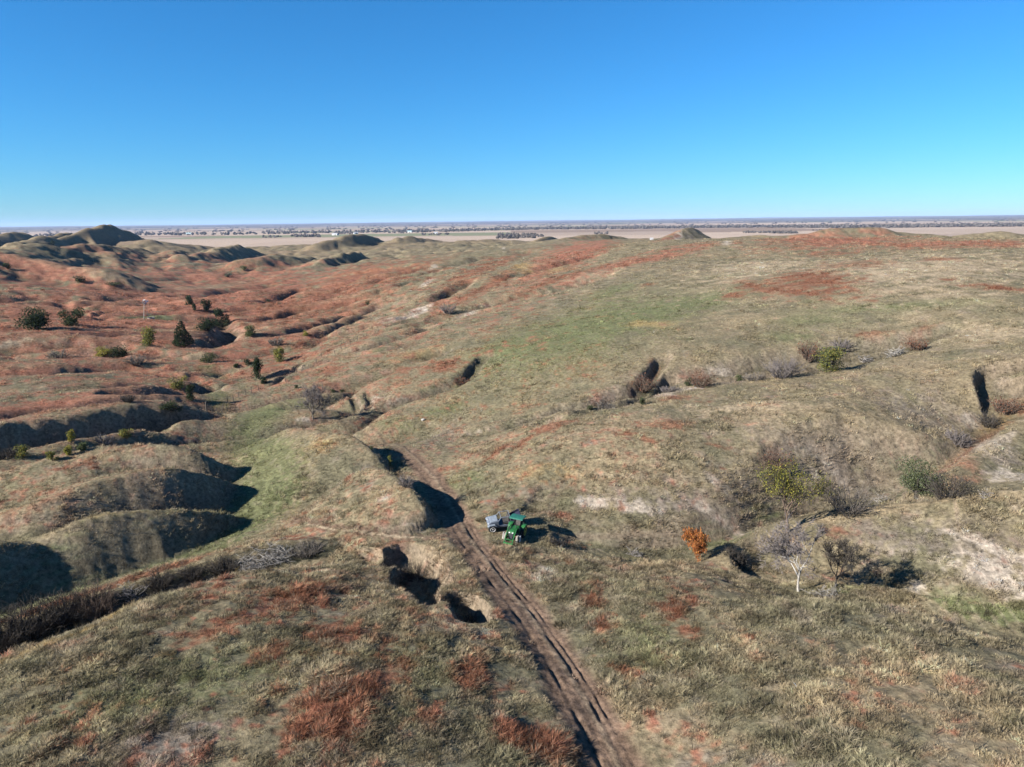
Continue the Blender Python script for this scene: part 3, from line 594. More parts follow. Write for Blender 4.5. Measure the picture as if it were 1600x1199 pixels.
lum = tc @ np.array((.3, .5, .2)); rusty = np.clip((tc[:, 0] / (tc[:, 1] + 1e-4) - 1.6) / 1.0, 0, 1); greeny = np.clip((tc[:, 1] / (tc[:, 0] + 1e-4) - 1.0) / .3, 0, 1)
clump = 1.2 * fbm(tx, ty, 1.7, 2, 81) + .7 * vnoise(tx / 6., ty / 6., 82)
keep = (trm < rng.uniform(.05, .8, NT) * (.5 + clump)) & (rng.random(NT) < np.clip(.75 + .9 * clump, .3, 1)) & (rng.random(NT) > sstep(.22, .4, lum) * .9)
ti = np.nonzero(keep)[0]
n = len(ti)
tall = np.clip(.72 + .25 * rusty[ti] - .35 * greeny[ti] + .6 * clump[ti], .3, 1.5) * rng.uniform(.6, 1.3, n) * np.clip(1 + .8 * vnoise(tx[ti] / 7., ty[ti] / 7., 86), .55, 1.6) * np.where(tr[ti] > 90, 1 + 1.1 * sstep(90, 430, tr[ti]), 1)
bright = np.exp(rng.normal(0, .25, n) + .7 * vnoise(tx[ti] / 1.3, ty[ti] / 1.3, 83) + .35 * vnoise(tx[ti] / 5., ty[ti] / 5., 84)) * 1.9
straw = (rng.random(n) < np.clip(.16 + .5 * vnoise(tx[ti] / 2.2, ty[ti] / 2.2, 85), 0, .6))[:, None]
tint = tc[ti] * bright[:, None]; tint = np.where(straw, tint * .45 + np.array((.33, .275, .195)) * .6, tint)
tint = tint * (1 - .30 * rusty[ti])[:, None]; tint = np.clip(tint, .012, .55)
weed = rng.random(n) < .025 * (1 - sstep(80, 160, tr[ti]))
tint[weed] = np.array((.05, .042, .03)) * rng.uniform(.7, 1.6, (int(weed.sum()), 1)); tall[weed] = rng.uniform(.6, 1.2, int(weed.sum()))
pm = bpy.data.meshes.new('prairie_grass'); pm.vertices.add(n)
pm.vertices.foreach_set('co', np.stack([tx[ti], ty[ti], tz[ti] - .02], 1).astype(np.float32).ravel())
def pattr(name, typ, key, arr):
    a = pm.attributes.new(name, typ, 'POINT'); a.data.foreach_set(key, arr.astype(np.float32).ravel() if typ != 'INT' else arr.astype(np.int32))
pattr('tint', 'FLOAT_COLOR', 'color', np.concatenate([tint, np.ones((n, 1))], 1))
pattr('turn', 'FLOAT_VECTOR', 'vector', np.stack([rng.normal(0, .12, n), rng.normal(0, .12, n), np.where(rng.random(n) < .5, rng.normal(-.3, .5, n), rng.uniform(-3.1, 3.1, n))], 1))
pattr('size', 'FLOAT', 'value', tall)
pattr('shape', 'INT', 'value', np.where(weed, 4, np.where(rusty[ti] > .5, rng.choice([1, 3, 3], n), np.where(greeny[ti] > .5, 2, rng.choice([0, 0, 1, 2], n)))))
grass = bpy.data.objects.new('prairie_grass', pm); C.objects.link(grass)
grass['kind'] = 'stuff'; grass['label'] = 'dry rust and straw coloured prairie grass tufts'
ng = bpy.data.node_groups.new('grass_scatter', 'GeometryNodeTree')
ng.interface.new_socket('Geometry', in_out='INPUT', socket_type='NodeSocketGeometry'); ng.interface.new_socket('Geometry', in_out='OUTPUT', socket_type='NodeSocketGeometry')
gi = ng.nodes.new('NodeGroupInput'); go = ng.nodes.new('NodeGroupOutput'); ip = ng.nodes.new('GeometryNodeInstanceOnPoints')
ci = ng.nodes.new('GeometryNodeCollectionInfo'); ci.inputs['Collection'].default_value = tufts; ci.inputs['Separate Children'].default_value = True; ci.inputs['Reset Children'].default_value = True
def nattr(name, typ):
    q = ng.nodes.new('GeometryNodeInputNamedAttribute'); q.data_type = typ; q.inputs['Name'].default_value = name; return q.outputs['Attribute']
ip.inputs['Pick Instance'].default_value = True
L = ng.links.new
L(gi.outputs[0], ip.inputs['Points']); L(ci.outputs[0], ip.inputs['Instance']); L(nattr('shape', 'INT'), ip.inputs['Instance Index'])
L(nattr('turn', 'FLOAT_VECTOR'), ip.inputs['Rotation']); L(nattr('size', 'FLOAT'), ip.inputs['Scale']); L(ip.outputs[0], go.inputs[0])
gm = grass.modifiers.new('scatter', 'NODES'); gm.node_group = ng
# ------------------------------------------------------------------ materials for things
def mat(name, col, rough=.8, metal=0., var=.25, scale=6., spec=.3):
    m = bpy.data.materials.new(name); m.use_nodes = True; nt = m.node_tree; N = nt.nodes; b = N['Principled BSDF']
    b.inputs['Roughness'].default_value = rough; b.inputs['Metallic'].default_value = metal; b.inputs['Specular IOR Level'].default_value = spec
    tc = N.new('ShaderNodeTexCoord'); n = N.new('ShaderNodeTexNoise'); n.inputs['Scale'].default_value = scale; n.inputs['Detail'].default_value = 4
    mr = N.new('ShaderNodeMapRange'); mr.inputs['From Min'].default_value = .3; mr.inputs['From Max'].default_value = .7; mr.inputs['To Min'].default_value = 1 - var; mr.inputs['To Max'].default_value = 1 + var
    vm = N.new('ShaderNodeVectorMath'); vm.operation = 'SCALE'; vm.inputs[0].default_value = col[:3]
    nt.links.new(tc.outputs['Object'], n.inputs['Vector']); nt.links.new(n.outputs['Fac'], mr.inputs['Value']); nt.links.new(mr.outputs[0], vm.inputs['Scale']); nt.links.new(vm.outputs[0], b.inputs['Base Color'])
    return m
def leaf_mat(name):
    m = bpy.data.materials.new(name); m.use_nodes = True; nt = m.node_tree; N = nt.nodes; N.remove(N['Principled BSDF'])
    at = N.new('ShaderNodeAttribute'); at.attribute_name = 'leaf'
    d1 = N.new('ShaderNodeBsdfDiffuse'); d2 = N.new('ShaderNodeBsdfTranslucent'); mx = N.new('ShaderNodeMixShader'); mx.inputs[0].default_value = .35
    for q in (d1, d2): nt.links.new(at.outputs['Color'], q.inputs['Color'])
    nt.links.new(d1.outputs[0], mx.inputs[1]); nt.links.new(d2.outputs[0], mx.inputs[2]); nt.links.new(mx.outputs[0], N['Material Output'].inputs['Surface'])
    return m
LEAF = leaf_mat('foliage')
BARK = {k: mat('bark_' + k, c, .9, var=.35, scale=9., spec=.1) for k, c in dict(grey=(.115, .10, .085), dark=(.05, .043, .036), birch=(.30, .28, .25), pale=(.20, .185, .165), brown=(.11, .08, .06), white=(.19, .172, .155), purple=(.125, .108, .10)).items()}
def link(name, me, parent=None, material=None):
    if material: me.materials.append(material)
    o = bpy.data.objects.new(name, me); C.objects.link(o)
    if parent: o.parent = parent
    return o
def empty(name, loc, rz=0., label=None, cat=None, group=None):
    o = bpy.data.objects.new(name, None); C.objects.link(o); o.location = loc; o.rotation_euler = (0, 0, rz); o.empty_display_size = .2
    if label: o['label'] = label
    if cat: o['category'] = cat
    if group: o['group'] = group
    return o
class Tubes:
    def __init__(s): s.v = []; s.f = []
    def add(s, pts, rad, n=5):
        base = len(s.v); up = Vector((.13, .21, 1)).normalized()
        for i, p in enumerate(pts):
            p = Vector(p); d = (Vector(pts[min(i+1, len(pts)-1)]) - Vector(pts[max(i-1, 0)]))
            d = d.normalized() if d.length > 1e-6 else up
            a = d.cross(up); a = a.normalized() if a.length > 1e-3 else Vector((1, 0, 0)); b = d.cross(a)
            for k in range(n):
                t = 6.28318 * k / n; q = p + (a * math.cos(t) + b * math.sin(t)) * rad[i]; s.v.append(tuple(q))
        for i in range(len(pts) - 1):
            for k in range(n):
                s.f.append((base + i*n + k, base + i*n + (k+1) % n, base + (i+1)*n + (k+1) % n, base + (i+1)*n + k))
        s.f.append(tuple(base + (len(pts)-1)*n + k for k in range(n)))
    def mesh(s, name):
        me = bpy.data.meshes.new(name); me.from_pydata(s.v, [], s.f); me.update(); return me
def leaf_mesh(name, pts, size, cols, r, flat=.0):
    v, f, c = [], [], []
    for p in pts:
        a = Vector((r.gauss(0, 1), r.gauss(0, 1), r.gauss(0, 1))).normalized(); b = a.cross(Vector((r.gauss(0, 1), r.gauss(0, 1), r.gauss(0, 1)))).normalized(); s = size * r.uniform(.6, 1.35); p = Vector(p)
        k = len(v); v += [tuple(p - a*s), tuple(p + b*s*.7), tuple(p + a*s), tuple(p - b*s*.7)]; f.append((k, k+1, k+2, k+3))
        t = r.random(); ca, cb = r.choice(cols), r.choice(cols); m = r.uniform(.75, 1.25); cc = tuple((x*(1-t) + y*t) * m for x, y in zip(ca, cb)) + (1,); c += [cc] * 4
    me = bpy.data.meshes.new(name); me.from_pydata(v, [], f); at = me.attributes.new('leaf', 'FLOAT_COLOR', 'POINT'); at.data.foreach_set('color', np.array(c, np.float32).ravel()); me.update(); return me
TWIG_MIN = .0095
def grow(T, W, tips, p, d, ln, rad, lev, r, spread, droop=0., ratio=.72, nmin=2, nmax=4, tl=3):
    """one limb and what branches from it; the last levels go to the twig mesh W"""
    n = 4 if lev > 1 else 3; pts = [p]; q = Vector(p); dd = Vector(d)
    for i in range(n):
        dd = (dd + Vector((r.gauss(0, .16), r.gauss(0, .16), r.gauss(0, .12) - droop))).normalized(); q = q + dd * ln / n; pts.append(q.copy())
    tgt = T if lev >= tl else W
    tgt.add(pts, [rad * (1 - .6 * i / n) for i in range(n + 1)], 6 if lev >= 4 else (4 if lev == 3 else 3))
    if lev <= 1: tips.append(pts[-1]); tips.append(pts[-2]); return
    for k in range(r.randint(nmin, nmax) + (2 if lev <= 3 else 0)):
        t = r.uniform(.35, 1.0) if k else 1.0; i = min(int(t * n), n - 1); bp = pts[i].lerp(pts[i+1], t * n - i)
        ax = Vector((r.gauss(0, 1), r.gauss(0, 1), r.gauss(0, .5))).normalized()
        nd = (dd * (1 - spread * .6) + ax * spread + Vector((0, 0, .12))).normalized()
        grow(T, W, tips, bp, nd, ln * ratio * r.uniform(.75, 1.15), max(rad * .58, TWIG_MIN), lev - 1, r, spread, droop, ratio, nmin, nmax, tl)
def fit(meshes, h, w):
    """scale a plant to the height and width the photograph gives it"""
    co = []
    for me in meshes:
        a = np.empty(len(me.vertices) * 3, np.float32); me.vertices.foreach_get('co', a); co.append(a.reshape(-1, 3))
    al = np.concatenate([a for a in co if len(a)]); sz = h / max(np.percentile(al[:, 2], 99.3), .01); rr_ = np.percentile(np.hypot(al[:, 0], al[:, 1]), 96); sx = w * .5 / max(rr_, .01)
    for me, a in zip(meshes, co):
        a *= np.array((sx, sx, sz), np.float32); me.vertices.foreach_set('co', a.ravel()); me.update()
def size_at(u, v, hpx, wpx):
    x, y, z = hit(u, v, H); dist = math.sqrt(x*x + y*y + (CAMZ - z)**2); ca = math.hypot(x, y) / dist
    return (x, y, z), hpx * dist / FPX / max(ca, .5), wpx * dist / FPX, dist
def sink(x, y, rad):
    return min(grid_z(x + rad * math.cos(a), y + rad * math.sin(a), H) for a in (0, 1.57, 3.14, 4.71)) - .05
def bare_tree(name, u, v, hpx, wpx, bark, label, cat, seed, levels=5, trunk=.28, twig=None, group=None, lean=0., leaves=None, stout=1., thick=1.):
    global TWIG_MIN; TWIG_MIN = .0095 * thick
    (x, y, z), h, w, dist = size_at(u, v, hpx, wpx); r = random.Random(seed)
    e = empty(name, (x, y, sink(x, y, .2)), 0, label, cat, group)
    T, W, tips = Tubes(), Tubes(), []
    hh = 4.0; q = Vector((0, 0, -.15)); pts = [q.copy()]; d = Vector((lean, 0, 1))
    for i in range(4): d = (d + Vector((r.gauss(0, .08), r.gauss(0, .08), 0))).normalized(); q = q + d * (hh * trunk / 4); pts.append(q.copy())
    T.add(pts, [q_ * stout for q_ in (.15, .12, .105, .095, .085)], 7)
    nl = r.randint(4, 5)
    for k in range(nl):
        a = 6.28 * k / nl + r.uniform(-.4, .4); el = r.uniform(.45, 1.0)
        grow(T, W, tips, pts[-1 - (k % 2)], Vector((math.cos(a) * (1 - el * .6), math.sin(a) * (1 - el * .6), el)).normalized(), hh * .34, .07 * stout, levels - 1, r, .62, tl=(5 if levels > 6 else 3))
    tm, wm = T.mesh(name + '_trunk'), W.mesh(name + '_twigs'); ms = [tm, wm]
    if leaves:
        size, count, cols = leaves; lp = [Vector(r.choice(tips)) + Vector((r.gauss(0, .14), r.gauss(0, .14), r.gauss(0, .12))) for _ in range(count)]
        lm = leaf_mesh(name + '_leaves', lp, size / max(h / hh, .2), cols, r); ms.append(lm)
    fit(ms, h, w)
    link('trunk', tm, e, BARK[bark]); c = link('crown', wm, e, BARK[twig or bark])
    if leaves: link('leaves', lm, c, LEAF)
    return e
def bush(name, u, v, hpx, wpx, cols, label, cat, seed, n=900, leafpx=1.9, stems=14, bark='dark', conical=0., group=None, twiggy=0):
    """dense crown of small leaf faces in uneven lobes on a short stem"""
    (x, y, z), h, w, dist = size_at(u, v, hpx, wpx); r = random.Random(seed); ls = leafpx * dist / FPX * .42; n = int(n * 2.0)
    e = empty(name, (x, y, sink(x, y, min(.3, w * .3))), r.uniform(0, 6.28), label, cat, group)
    lobes = []
    for k in range(r.randint(6, 10)):
        a = r.uniform(0, 6.28); zz = r.uniform(.16, .92); m = (1 - conical * zz) * .5 * r.uniform(.1, .62); lobes.append((Vector((math.cos(a) * m * w, math.sin(a) * m * w, zz * h * .9)), r.uniform(.34, .52) * (1 - conical * zz * .6)))
    pts = []
    while conical > .5 and len(pts) < n:
        zz = 1 - math.sqrt(r.random()) * .97; a = r.uniform(0, 6.28); m = (1 - zz)**.8 * .5 * w * (.55 + .45 * r.random()**.5) * (.8 + .2 * math.sin(a * 3 + zz * 9)); pts.append(Vector((m * math.cos(a), m * math.sin(a), zz * h * r.uniform(.95, 1.0) + .02 * h)))
    while len(pts) < n:
        c, s = r.choice(lobes); p = Vector((r.gauss(0, 1), r.gauss(0, 1), r.gauss(0, 1))).normalized() * (r.random()**.45)
        q = c + Vector((p.x * s * w * .62, p.y * s * w * .62, p.z * s * h * .62))
        if q.z > .02 * h and q.z < h: pts.append(q)
    T = Tubes(); T.add([(0, 0, -.15), (0, 0, h * .25), (r.uniform(-.1, .1) * w, 0, h * .6)], [max(.03, w * .045), max(.025, w * .035), .015], 5)
    for k in range(stems):
        q = r.choice(pts); T.add([(0, 0, h * r.uniform(.02, .3)), (q.x * .5, q.y * .5, q.z * .6), tuple(q)], [w * .018 + .01, w * .012 + .006, .004], 3)
    link('trunk', T.mesh(name + '_stem'), e, BARK[bark]); link('crown', leaf_mesh(name + '_crown', pts, ls, cols, r), e, LEAF)
    return e
def brush(name, u, v, hpx, wpx, bark, label, cat, seed, n=70, flat=0., cols=None, group=None, nl=300):
    """leafless thicket or tangle: stems that fan from the ground, or lie when flat"""
    (x, y, z), h, w, dist = size_at(u, v, hpx, wpx); r = random.Random(seed)
    e = empty(name, (x, y, z - .03), 0, label, cat, group)
    T, W = Tubes(), Tubes(); tips = []; minr = .35 * dist / 723 * .5
    for k in range(n):
        a = r.uniform(0, 6.28); b = (r.random()**.5) * w * (.30 if flat else .22); bx, by = b * math.cos(a), b * math.sin(a) * .8
        if flat: a2 = r.uniform(0, 6.28); dx, dy, dz = math.cos(a2), math.sin(a2), r.uniform(-.05, .55); ln = r.uniform(.25, .6) * w * .6; z0 = r.uniform(0, h * .6)
        else: dx, dy, dz = math.cos(a) * r.uniform(.2, .9), math.sin(a) * r.uniform(.2, .9), r.uniform(.6, 1.1); ln = r.uniform(.6, 1.05) * h; z0 = -.05
        dz0 = grid_z(x + bx, y + by, H) - z + .03; dz0 = max(min(dz0, .3 * h), -h); z0 += dz0
        p = [Vector((bx, by, z0))]; d = Vector((dx, dy, dz)).normalized()
        for i in range(3): d = (d + Vector((r.gauss(0, .22), r.gauss(0, .22), r.gauss(0, .12)))).normalized(); p.append(p[-1] + d * ln / 3)
        rd = max((.013 if flat else .011), minr); (T if k % 4 == 0 else W).add(p, [rd * 1.5, rd * 1.2, rd * .9, rd * .5], 3)
        for j in range(4):
            i = r.choice([1, 2, 2]); d2 = (d + Vector((r.gauss(0, .7), r.gauss(0, .7), r.gauss(.1, .5)))).normalized(); q = p[i].lerp(p[i+1] if i < 3 else p[i], r.random()); t2 = q + d2 * ln * r.uniform(.2, .45)
            W.add([q, q.lerp(t2, .5) + Vector((r.gauss(0, .03), r.gauss(0, .03), 0)), t2], [rd * .75, rd * .6, rd * .35], 3); tips.append(t2)
    link('stems', T.mesh(name + '_stems'), e, BARK[bark]); c = link('twigs', W.mesh(name + '_twigs'), e, BARK[bark])
    if cols: link('leaves', leaf_mesh(name + '_leaves', [Vector(r.choice(tips)) + Vector((r.gauss(0, .1), r.gauss(0, .1), r.gauss(0, .1))) * (h * .3) for _ in range(nl)], 1.5 * dist / FPX * .6, cols, r), c, LEAF)
    return e
CED = [(.030, .042, .024), (.045, .060, .030), (.022, .030, .018)]; OLV = [(.085, .10, .045), (.06, .075, .035), (.11, .12, .055)]; YGR = [(.26, .24, .045), (.16, .17, .045), (.20, .15, .04)]; ORG = [(.36, .125, .04), (.26, .085, .03), (.38, .18, .05), (.20, .10, .05)]; RSB = [(.16, .065, .04), (.10, .05, .035), (.20, .09, .05)]; DGR = [(.05, .06, .032), (.075, .085, .04)]; SAGE = [(.12, .13, .09), (.09, .10, .065)]
# trees
bare_tree('bare_tree', 489, 655, 52, 50, 'grey', 'round grey leafless tree on pale dirt where the track bends', 'tree', 3, 7, .22, 'purple', thick=1.3)
bare_tree('bare_tree', 1248, 924, 92, 110, 'birch', 'leafless tree with a white trunk in the right hand wash', 'tree', 5, 7, .40, 'purple', lean=-.12, stout=.7, thick=1.5)
bare_tree('bare_tree', 1306, 918, 64, 66, 'dark', 'blackish leafless tree just right of the white trunked tree', 'tree', 9, 7, .25, 'dark', thick=1.5)
bare_tree('leafy_tree', 1230, 832, 102, 92, 'brown', 'tall sparse tree with yellow green leaves at the spur tip', 'tree', 11, 6, .25, 'dark', leaves=(.075, 5200, YGR + DGR + [(.30, .27, .05)]))
bare_tree('leafy_tree', 1088, 874, 42, 42, 'brown', 'small round tree covered in bright orange leaves', 'tree', 14, 5, .15, 'brown', leaves=(.07, 5200, ORG))
bush('leafy_bush', 1432, 778, 52, 84, OLV + SAGE, 'wide grey green bush behind the right spur', 'bush', 21, 2600, 2.4)
bush('leafy_bush', 1298, 580, 36, 60, YGR + DGR + OLV, 'dense yellow green bush in the upper right wash', 'bush', 22, 1800, 2.2)
brush('bare_thicket', 1325, 800, 34, 62, 'grey', 'dark leafless thicket right of the yellow green tree', 'thicket', 23, 110)
brush('bare_thicket', 1482, 778, 34, 50, 'dark', 'dark twiggy thicket right of the grey green bush', 'thicket', 24, 90)
brush('bare_thicket', 1222, 590, 30, 56, 'purple', 'pale grey leafless thicket left of the upper wash bush', 'thicket', 25, 120)
brush('bare_thicket', 1262, 562, 22, 26, 'brown', 'red brown thicket just above the upper wash bush', 'thicket', 26, 60, cols=RSB)
brush('bare_thicket', 1312, 546, 14, 34, 'purple', 'low purple grey thicket beyond the upper wash bush', 'thicket', 27, 60)
brush('dead_brush', 1352, 566, 10, 26, 'white', 'low whitish brush just right of the upper wash bush', 'brush', 28, 50, 1)
brush('dead_brush', 1398, 556, 11, 30, 'pale', 'grey white brush farther up the upper right wash', 'brush', 29, 60, 1)
brush('bare_thicket', 1432, 546, 13, 30, 'brown', 'rust brown thicket at the top of the upper right wash', 'thicket', 30, 60, cols=RSB)
brush('bare_thicket', 1004, 612, 24, 28, 'brown', 'rust brown thicket in the mid slope gully', 'thicket', 31, 80, cols=RSB)
bush('leafy_bush', 1003, 632, 13, 16, DGR, 'small dark bush below the mid slope rust thicket', 'bush', 32, 300, 1.8)
bush('leafy_bush', 1076, 603, 13, 14, DGR, 'small dark green bush at the left end of the rust bank', 'bush', 33, 260, 1.8)
brush('bare_thicket', 1096, 604, 18, 42, 'brown', 'wide rust red thicket along the bank right of centre', 'thicket', 34, 90, cols=RSB)
bush('leafy_bush', 1154, 594, 12, 15, OLV, 'small olive bush on the white bank', 'bush', 35, 260, 1.7)
brush('bare_thicket', 1180, 594, 12, 44, 'grey', 'low grey thicket on the bank before the pale thicket', 'thicket', 36, 80)
brush('bare_thicket', 1570, 645, 18, 44, 'brown', 'dark brown thicket in the cut bank hollow at far right', 'thicket', 37, 80, cols=RSB)
brush('bare_thicket', 1545, 664, 14, 34, 'dark', 'dark thicket at the foot of the far right cut bank', 'thicket', 38, 70)
brush('bare_thicket', 1212, 736, 28, 26, 'brown', 'rust brown thicket on the slope above the yellow green tree', 'thicket', 39, 90, cols=RSB)
brush('bare_thicket', 1495, 690, 16, 40, 'purple', 'grey thicket at the foot of the rust bank on the right', 'thicket', 40, 80)
brush('dead_brush', 1378, 786, 16, 30, 'white', 'white dead branches lying left of the grey green bush', 'dead branches', 41, 26, 1)
brush('dead_brush', 1540, 778, 12, 22, 'white', 'white dead branches on the spur crest at far right', 'dead branches', 42, 30, 1)
brush('dead_brush', 1290, 936, 13, 56, 'pale', 'pale fallen twigs under the white trunked tree', 'dead branches', 43, 40, 1)
brush('dead_brush', 990, 868, 9, 34, 'white', 'few white sticks on the wash edge left of the orange tree', 'dead branches', 44, 30, 1)
brush('dead_brush', 430, 878, 20, 66, 'pale', 'grey dead brush heap nearest the cross track', 'brush', 45, 120, 1)
brush('dead_brush', 392, 892, 20, 60, 'pale', 'grey dead brush heap in the middle of the near wash', 'brush', 46, 110, 1)
brush('bare_thicket', 480, 868, 18, 60, 'grey', 'dark tangled thicket under the near wash bluff', 'thicket', 47, 110)
brush('dead_brush', 205, 934, 15, 40, 'white', 'pale dead branches in the left part of the near wash', 'dead branches', 48, 50, 1)
brush('bare_thicket', 150, 950, 26, 70, 'brown', 'brown twiggy thicket left of the pale dead branches', 'thicket', 49, 190)
brush('bare_thicket', 100, 966, 26, 70, 'dark', 'dark thicket left of the brown near wash thicket', 'thicket', 150, 190)
brush('bare_thicket', 48, 986, 30, 80, 'dark', 'dark thicket in the near wash close to the left edge', 'thicket', 50, 200)
brush('bare_thicket', 4, 1006, 30, 70, 'dark', 'dark thicket in the near wash cut by the left edge', 'thicket', 51, 190)
brush('bare_thicket', 250, 916, 16, 50, 'dark', 'low dark thicket in the near wash under the rust bank', 'thicket', 52, 130)
brush('bare_thicket', 300, 903, 14, 46, 'dark', 'low dark thicket between rust bank and grey brush heaps', 'thicket', 151, 120)
brush('bare_thicket', 350, 894, 18, 50, 'dark', 'dark thicket left of the grey brush heaps', 'thicket', 152, 130)
brush('bare_thicket', 650, 905, 20, 50, 'dark', 'dark weeds inside the large sink hole by the track', 'thicket', 53, 80)
brush('bare_thicket', 735, 972, 12, 24, 'dark', 'dark weeds inside the small sink hole by the track', 'thicket', 54, 40)
brush('bare_thicket', 635, 760, 16, 24, 'purple', 'grey twiggy thicket in the shadow behind the second mound', 'thicket', 55, 60)
bush('sapling', 610, 730, 22, 14, YGR + OLV, 'thin green sapling beside the track between two mounds', 'tree', 56, 260, 1.7, 8, conical=.5)
bush('sapling', 580, 702, 9, 8, OLV, 'tiny green sapling on the dark side of the first mound', 'tree', 57, 120, 1.5, 5)
brush('bare_thicket', 945, 640, 10, 50, 'grey', 'low grey thicket in the drain below the mid slope gully', 'thicket', 160, 90)
brush('bare_thicket', 1045, 612, 9, 44, 'purple', 'low grey thicket between the mid slope gully and rust bank', 'thicket', 161, 90)
bush('leafy_bush', 922, 640, 9, 12, DGR, 'tiny dark bush at the tip of the dark grass bank', 'bush', 162, 160, 1.7)
brush('bare_thicket', 722, 602, 10, 40, 'brown', 'red brown thicket in the short gully above the track bend', 'thicket', 163, 80, cols=RSB)
brush('bare_thicket', 870, 852, 9, 44, 'dark', 'low dark thicket in the wash right of the tractor', 'thicket', 164, 90)
brush('bare_thicket', 1150, 876, 14, 54, 'dark', 'dark thicket in the wash between orange and white trees', 'thicket', 165, 120)
# cedars and scrub of the left valley
bush('cedar_tree', 62, 516, 32, 50, CED, 'broad dark cedar clump at the left edge of the valley', 'tree', 61, 1700, 2.4)
bush('cedar_tree', 114, 510, 28, 34, CED + DGR, 'dark tree with a bare lower trunk right of the cedar clump', 'tree', 62, 1100, 2.2)
bush('cedar_tree', 286, 540, 38, 36, CED, 'large pointed dark cedar below the windmill', 'tree', 63, 1500, 2.3, conical=.75)
bush('leafy_tree', 232, 540, 27, 28, OLV + YGR, 'olive green tree left of the large pointed cedar', 'tree', 64, 1000, 2.1)
bush('cedar_tree', 297, 477, 16, 15, CED, 'small round cedar on the ridge right of the windmill', 'tree', 65, 460, 1.8)
bush('cedar_tree', 304, 485, 11, 7, CED, 'tiny cedar below the small round ridge cedar', 'tree', 66, 200, 1.6)
bush('cedar_tree', 321, 487, 19, 18, CED, 'medium cedar at the right end of the ridge row', 'tree', 67, 600, 1.9)
bush('cedar_tree', 326, 518, 22, 36, CED, 'low dark cedar clump right of the large pointed cedar', 'tree', 68, 900, 2.1)
bush('cedar_tree', 348, 512, 30, 28, CED, 'dark upright cedar at the right of the cedar clump', 'tree', 69, 900, 2.1, conical=.4)
bush('cedar_tree', 345, 494, 9, 10, DGR, 'small green cedar above the upright cedar', 'tree', 70, 240, 1.6)
bush('leafy_tree', 391, 525, 18, 20, OLV, 'lone green tree on the red grass right of the cedars', 'tree', 71, 600, 1.9)
bush('leafy_tree', 437, 566, 25, 22, YGR + OLV, 'lone yellow green tree at the foot of the red slope', 'tree', 72, 900, 2.0)
bush('cedar_tree', 404, 592, 34, 24, CED, 'tall dark cedar beside the valley bottom fence', 'tree', 73, 1000, 2.1, conical=.4)
bush('cedar_tree', 412, 599, 10, 15, CED, 'small dark cedar at the foot of the tall fence cedar', 'tree', 74, 260, 1.8)
bush('leafy_bush', 160, 557, 15, 28, YGR, 'yellow green bush in the left gully', 'bush', 75, 500, 1.9)
bush('leafy_bush', 186, 560, 19, 32, DGR + CED, 'dark green bush right of the yellow gully bush', 'bush', 76, 700, 1.9)
brush('bare_thicket', 214, 570, 15, 24, 'grey', 'grey thicket right of the dark green gully bush', 'thicket', 77, 60)
brush('bare_thicket', 90, 560, 10, 50, 'grey', 'low grey thicket left of the yellow gully bush', 'thicket', 78, 70)
bush('leafy_bush', 278, 606, 20, 30, OLV + YGR, 'olive bush at the right end of the red terrace', 'bush', 79, 700, 1.9)
bush('leafy_bush', 300, 624, 24, 22, CED, 'dark upright bush casting a long shadow by the fence', 'bush', 80, 600, 1.9, conical=.4)
bush('leafy_bush', 266, 640, 16, 34, CED + DGR, 'dark bush under the end of the red terrace', 'bush', 81, 600, 1.9)
brush('bare_thicket', 200, 628, 10, 22, 'dark', 'low dark thicket in the terrace gully', 'thicket', 82, 70)
bush('leafy_bush', 326, 566, 14, 30, DGR, 'dark bush behind the pale knoll', 'bush', 83, 500, 1.8)
bush('leafy_bush', 368, 575, 8, 13, CED, 'small dark bush right of the pale knoll', 'bush', 84, 220, 1.6)
bush('leafy_bush', 386, 569, 9, 15, CED, 'small dark bush left of the tall fence cedar', 'bush', 85, 220, 1.6)
brush('bare_thicket', 432, 540, 12, 24, 'grey', 'grey thicket above the lone yellow green tree', 'thicket', 86, 60)
bush('leafy_bush', 11, 420, 8, 12, CED, 'tiny dark bush on the red slope at the left edge', 'bush', 87, 160, 1.5)
bush('cedar_tree', 128, 442, 10, 26, CED, 'flat dark cedar clump below the far left ridge', 'tree', 88, 320, 1.6)
bush('leafy_bush', 178, 446, 5, 34, DGR, 'thin row of scrub right of the flat cedar clump', 'bush', 89, 240, 1.4)
bush('leafy_bush', 356, 433, 8, 13, SAGE, 'grey bush in the far red valley', 'bush', 90, 160, 1.5)
bush('leafy_bush', 381, 423, 8, 12, OLV, 'pale green bush right of the far grey bush', 'bush', 91, 160, 1.5)
bush('leafy_tree', 83, 383, 6, 6, CED, 'tiny dark tree in front of the far butte', 'tree', 92, 80, 1.3)
bush('leafy_bush', 420, 473, 6, 11, CED, 'small dark bush on the left of the red slope', 'bush', 93, 120, 1.4)
bush('leafy_bush', 574, 477, 8, 8, DGR, 'tiny green bush high on the red slope', 'bush', 94, 120, 1.4)
bush('leafy_bush', 478, 525, 9, 14, YGR, 'small yellow green bush low on the red slope', 'bush', 95, 180, 1.5)
brush('bare_thicket', 700, 490, 15, 22, 'purple', 'grey leafless thicket right of the white scar', 'thicket', 96, 60)
bush('leafy_bush', 463, 607, 6, 10, CED, 'tiny dark bush left of the round grey tree', 'bush', 97, 120, 1.5)
bush('leafy_bush', 520, 612, 5, 12, DGR, 'left of two tiny bushes above the eroded bank', 'bush', 98, 120, 1.5)
bush('leafy_bush', 534, 611, 5, 10, DGR, 'right of two tiny bushes above the eroded bank', 'bush', 99, 120, 1.5)
